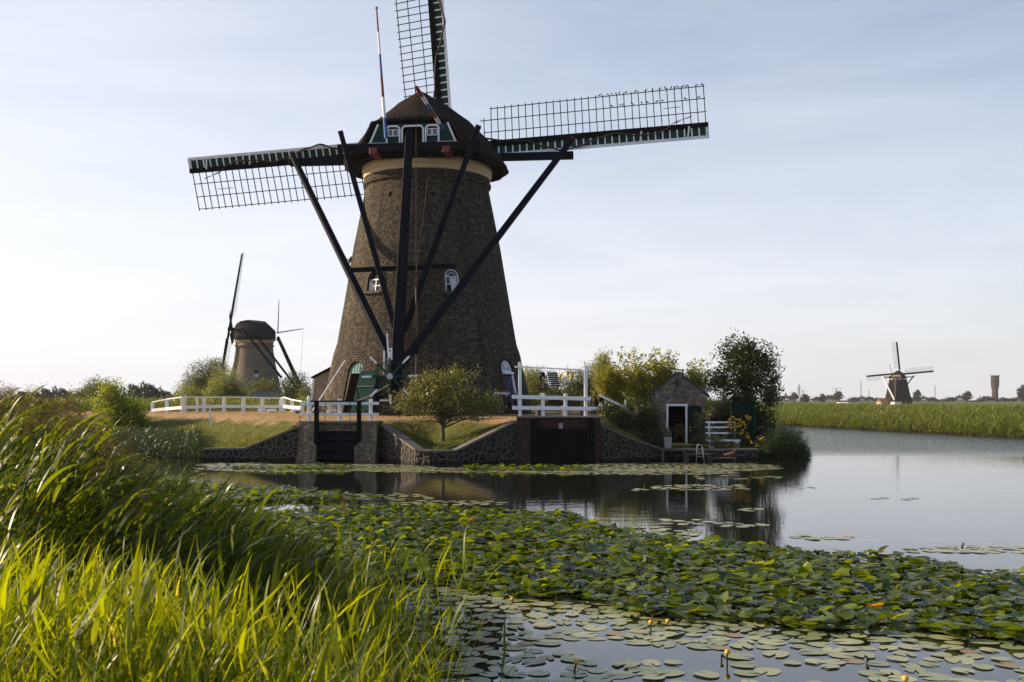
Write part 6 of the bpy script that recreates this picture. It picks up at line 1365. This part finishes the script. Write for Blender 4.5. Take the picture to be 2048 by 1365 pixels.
# yellow pond lilies
fl = [(1302, 1245, 1262, 0, 'open yellow pond lily low between pads, left of its darker neighbour'), (1336, 1243, 1250, 0, 'small orange-yellow pond lily bud right beside the open one'), (1153, 1325, 1350, 0, 'yellow pond lily on a slanting dark stem, in the water left of the middle'), (1455, 1305, 1329, 0, 'tall yellow pond lily standing in open blue water'), (1444, 1312, 1322, 1, 'dark round pond lily bud beside the tall yellow one'), (1811, 1358, 1380, 0, 'yellow pond lily at the bottom edge of the picture on the right'), (869, 1257, 1272, 0, 'yellow pond lily at the edge of the foreground reeds'), (1025, 1199, 1206, 0, 'small yellow pond lily at the lower rim of the upright lily bed'), (748, 1204, 1216, 0, 'small yellow pond lily glimpsed behind the foreground reeds'), (1735, 1320, 1328, 1, 'dark seed head of a pond lily among the right-hand pads')]
for px, py, pb, kd, lb in fl:
    b = onwater(px - (4 if px == 1153 else 0), pb); t_ = at(px, py, b.y); r = thing('pond_lily', b, lb, 'flower', 'yellow pond lilies')
    MB().tube([b - sz * .05, b.lerp(t_, .5) + Vector((-.006, 0, 0)), t_], .009, 6).build('stem', M['stemdark'], r)
    s_ = .027 if kd == 0 else .018
    MB().lathe(t_, [(s_ * .3, -s_ * .8), (s_ * .9, -s_ * .4), (s_, s_ * .2), (s_ * .75, s_ * .8), (s_ * .3, s_ * .9)], 10).build('bloom', M['lily_yellow' if kd == 0 else 'stemdark'], r, smooth=True)
# twigs in the water
for px, py, px2, py2, lb in ((1918, 1094, 1927, 1086, 'thin dark twig poking out of the water on the right'), (1290, 975, 1289, 969, 'tiny twig standing among the pads in the dark reflection')):
    b = onwater(px, py); tag(MB().tube([b - sz * .1, at(px2, py2, b.y)], .02, 5).build('twig', M['stemdark'], None, b), lb, 'twig')

# ------------------------------------------------------------------ birds on the sails
def bird_proto():
    r = thing('perched_bird', (0, 0, 0), 'x', 'bird')
    MB().tube([Vector(q) for q in ((-.11, 0, .03), (-.06, 0, .045), (0, 0, .07), (.045, 0, .10), (.07, 0, .125), (.095, 0, .125))], [.008, .02, .036, .032, .022, .006], 7).build('body', M['bird'], r, smooth=True)
    MB().beam(Vector((.09, 0, .125)), Vector((.118, 0, .12)), .008, .008).build('beak', M['cream'], r)
    for s_ in (-.012, .012): MB().tube([Vector((0, s_, .05)), Vector((0, s_, 0))], .004, 4).build('leg', M['bird'], r)
    return r
bp = bird_proto(); first = True
hub = mill.hub
def sailpt(ph, r, q, off=0.0):
    a = R(ph + 3.5); D = mill.B * math.cos(a) + mill.U2 * math.sin(a); S = -mill.B * math.sin(a) + mill.U2 * math.cos(a); t_ = R(float(np.interp(r, [2, 14.3], [21, 12])))
    return hub + mill.A2 * (0.0 if ph % 180 == 0 else 0.42) + D * r + (S * math.cos(t_) + mill.A2 * math.sin(t_)) * q
for k, (ph, q, rs__) in enumerate([(0, 2.12, (14.1, 13.85, 13.3, 13.1, 12.85, 12.7, 12.5, 12.2, 11.9, 11.5, 11.15, 10.6, 10.1, 9.75, 9.55, 9.35, 9.1, 8.7)), (0, 1.44, (13.9, 13.2, 12.0, 11.7, 11.2, 10.9, 10.4, 9.9, 9.75, 9.3)), ]):
    for r in rs__:
        o = bp if first else copy_tree(bp); first = False; o.location = sailpt(ph, r, q) + sz * .025; o.rotation_euler = (0, 0, rnd.uniform(0, 6.28))
        tag(o, 'tiny dark bird, ' + (ord_ + ['fourteenth', 'fifteenth', 'sixteenth', 'seventeenth', 'eighteenth'])[rs__.index(r)] + ' from the tip on the ' + ('uppermost' if q > 2 else 'second') + ' lath of the right sail', 'bird', 'birds on the ' + ('uppermost' if q > 2 else 'second') + ' lath')
a = R(93.5)
for q in (.75, 1.1, 1.75, 2.0):
    o = copy_tree(bp); o.location = sailpt(90, 8.6, q) + sz * .03; tag(o, 'tiny dark bird perched on a bar of the upright sail, ' + {2.0: 'leftmost of four', 1.75: 'second from the left', 1.1: 'third from the left', .75: 'rightmost of four'}[q], 'bird', 'birds on the upright sail')

# ------------------------------------------------------------------ thin haze in the air
hm = bpy.data.materials.new('haze_air'); hm.use_nodes = True; ht_ = hm.node_tree; ht_.nodes.clear()
ho = ht_.nodes.new('ShaderNodeOutputMaterial'); hv = ht_.nodes.new('ShaderNodeVolumePrincipled'); ht_.links.new(hv.outputs[0], ho.inputs['Volume'])
hv.inputs['Color'].default_value = (0.86, 0.90, 0.97, 1); hv.inputs['Density'].default_value = 0.00011; hv.inputs['Anisotropy'].default_value = 0.0
tag(MB().bx(-2500, 2500, -60, 2600, -2.5, 75).build('haze', hm), 'thin pale haze in the air over the whole landscape', 'haze', kind='stuff')
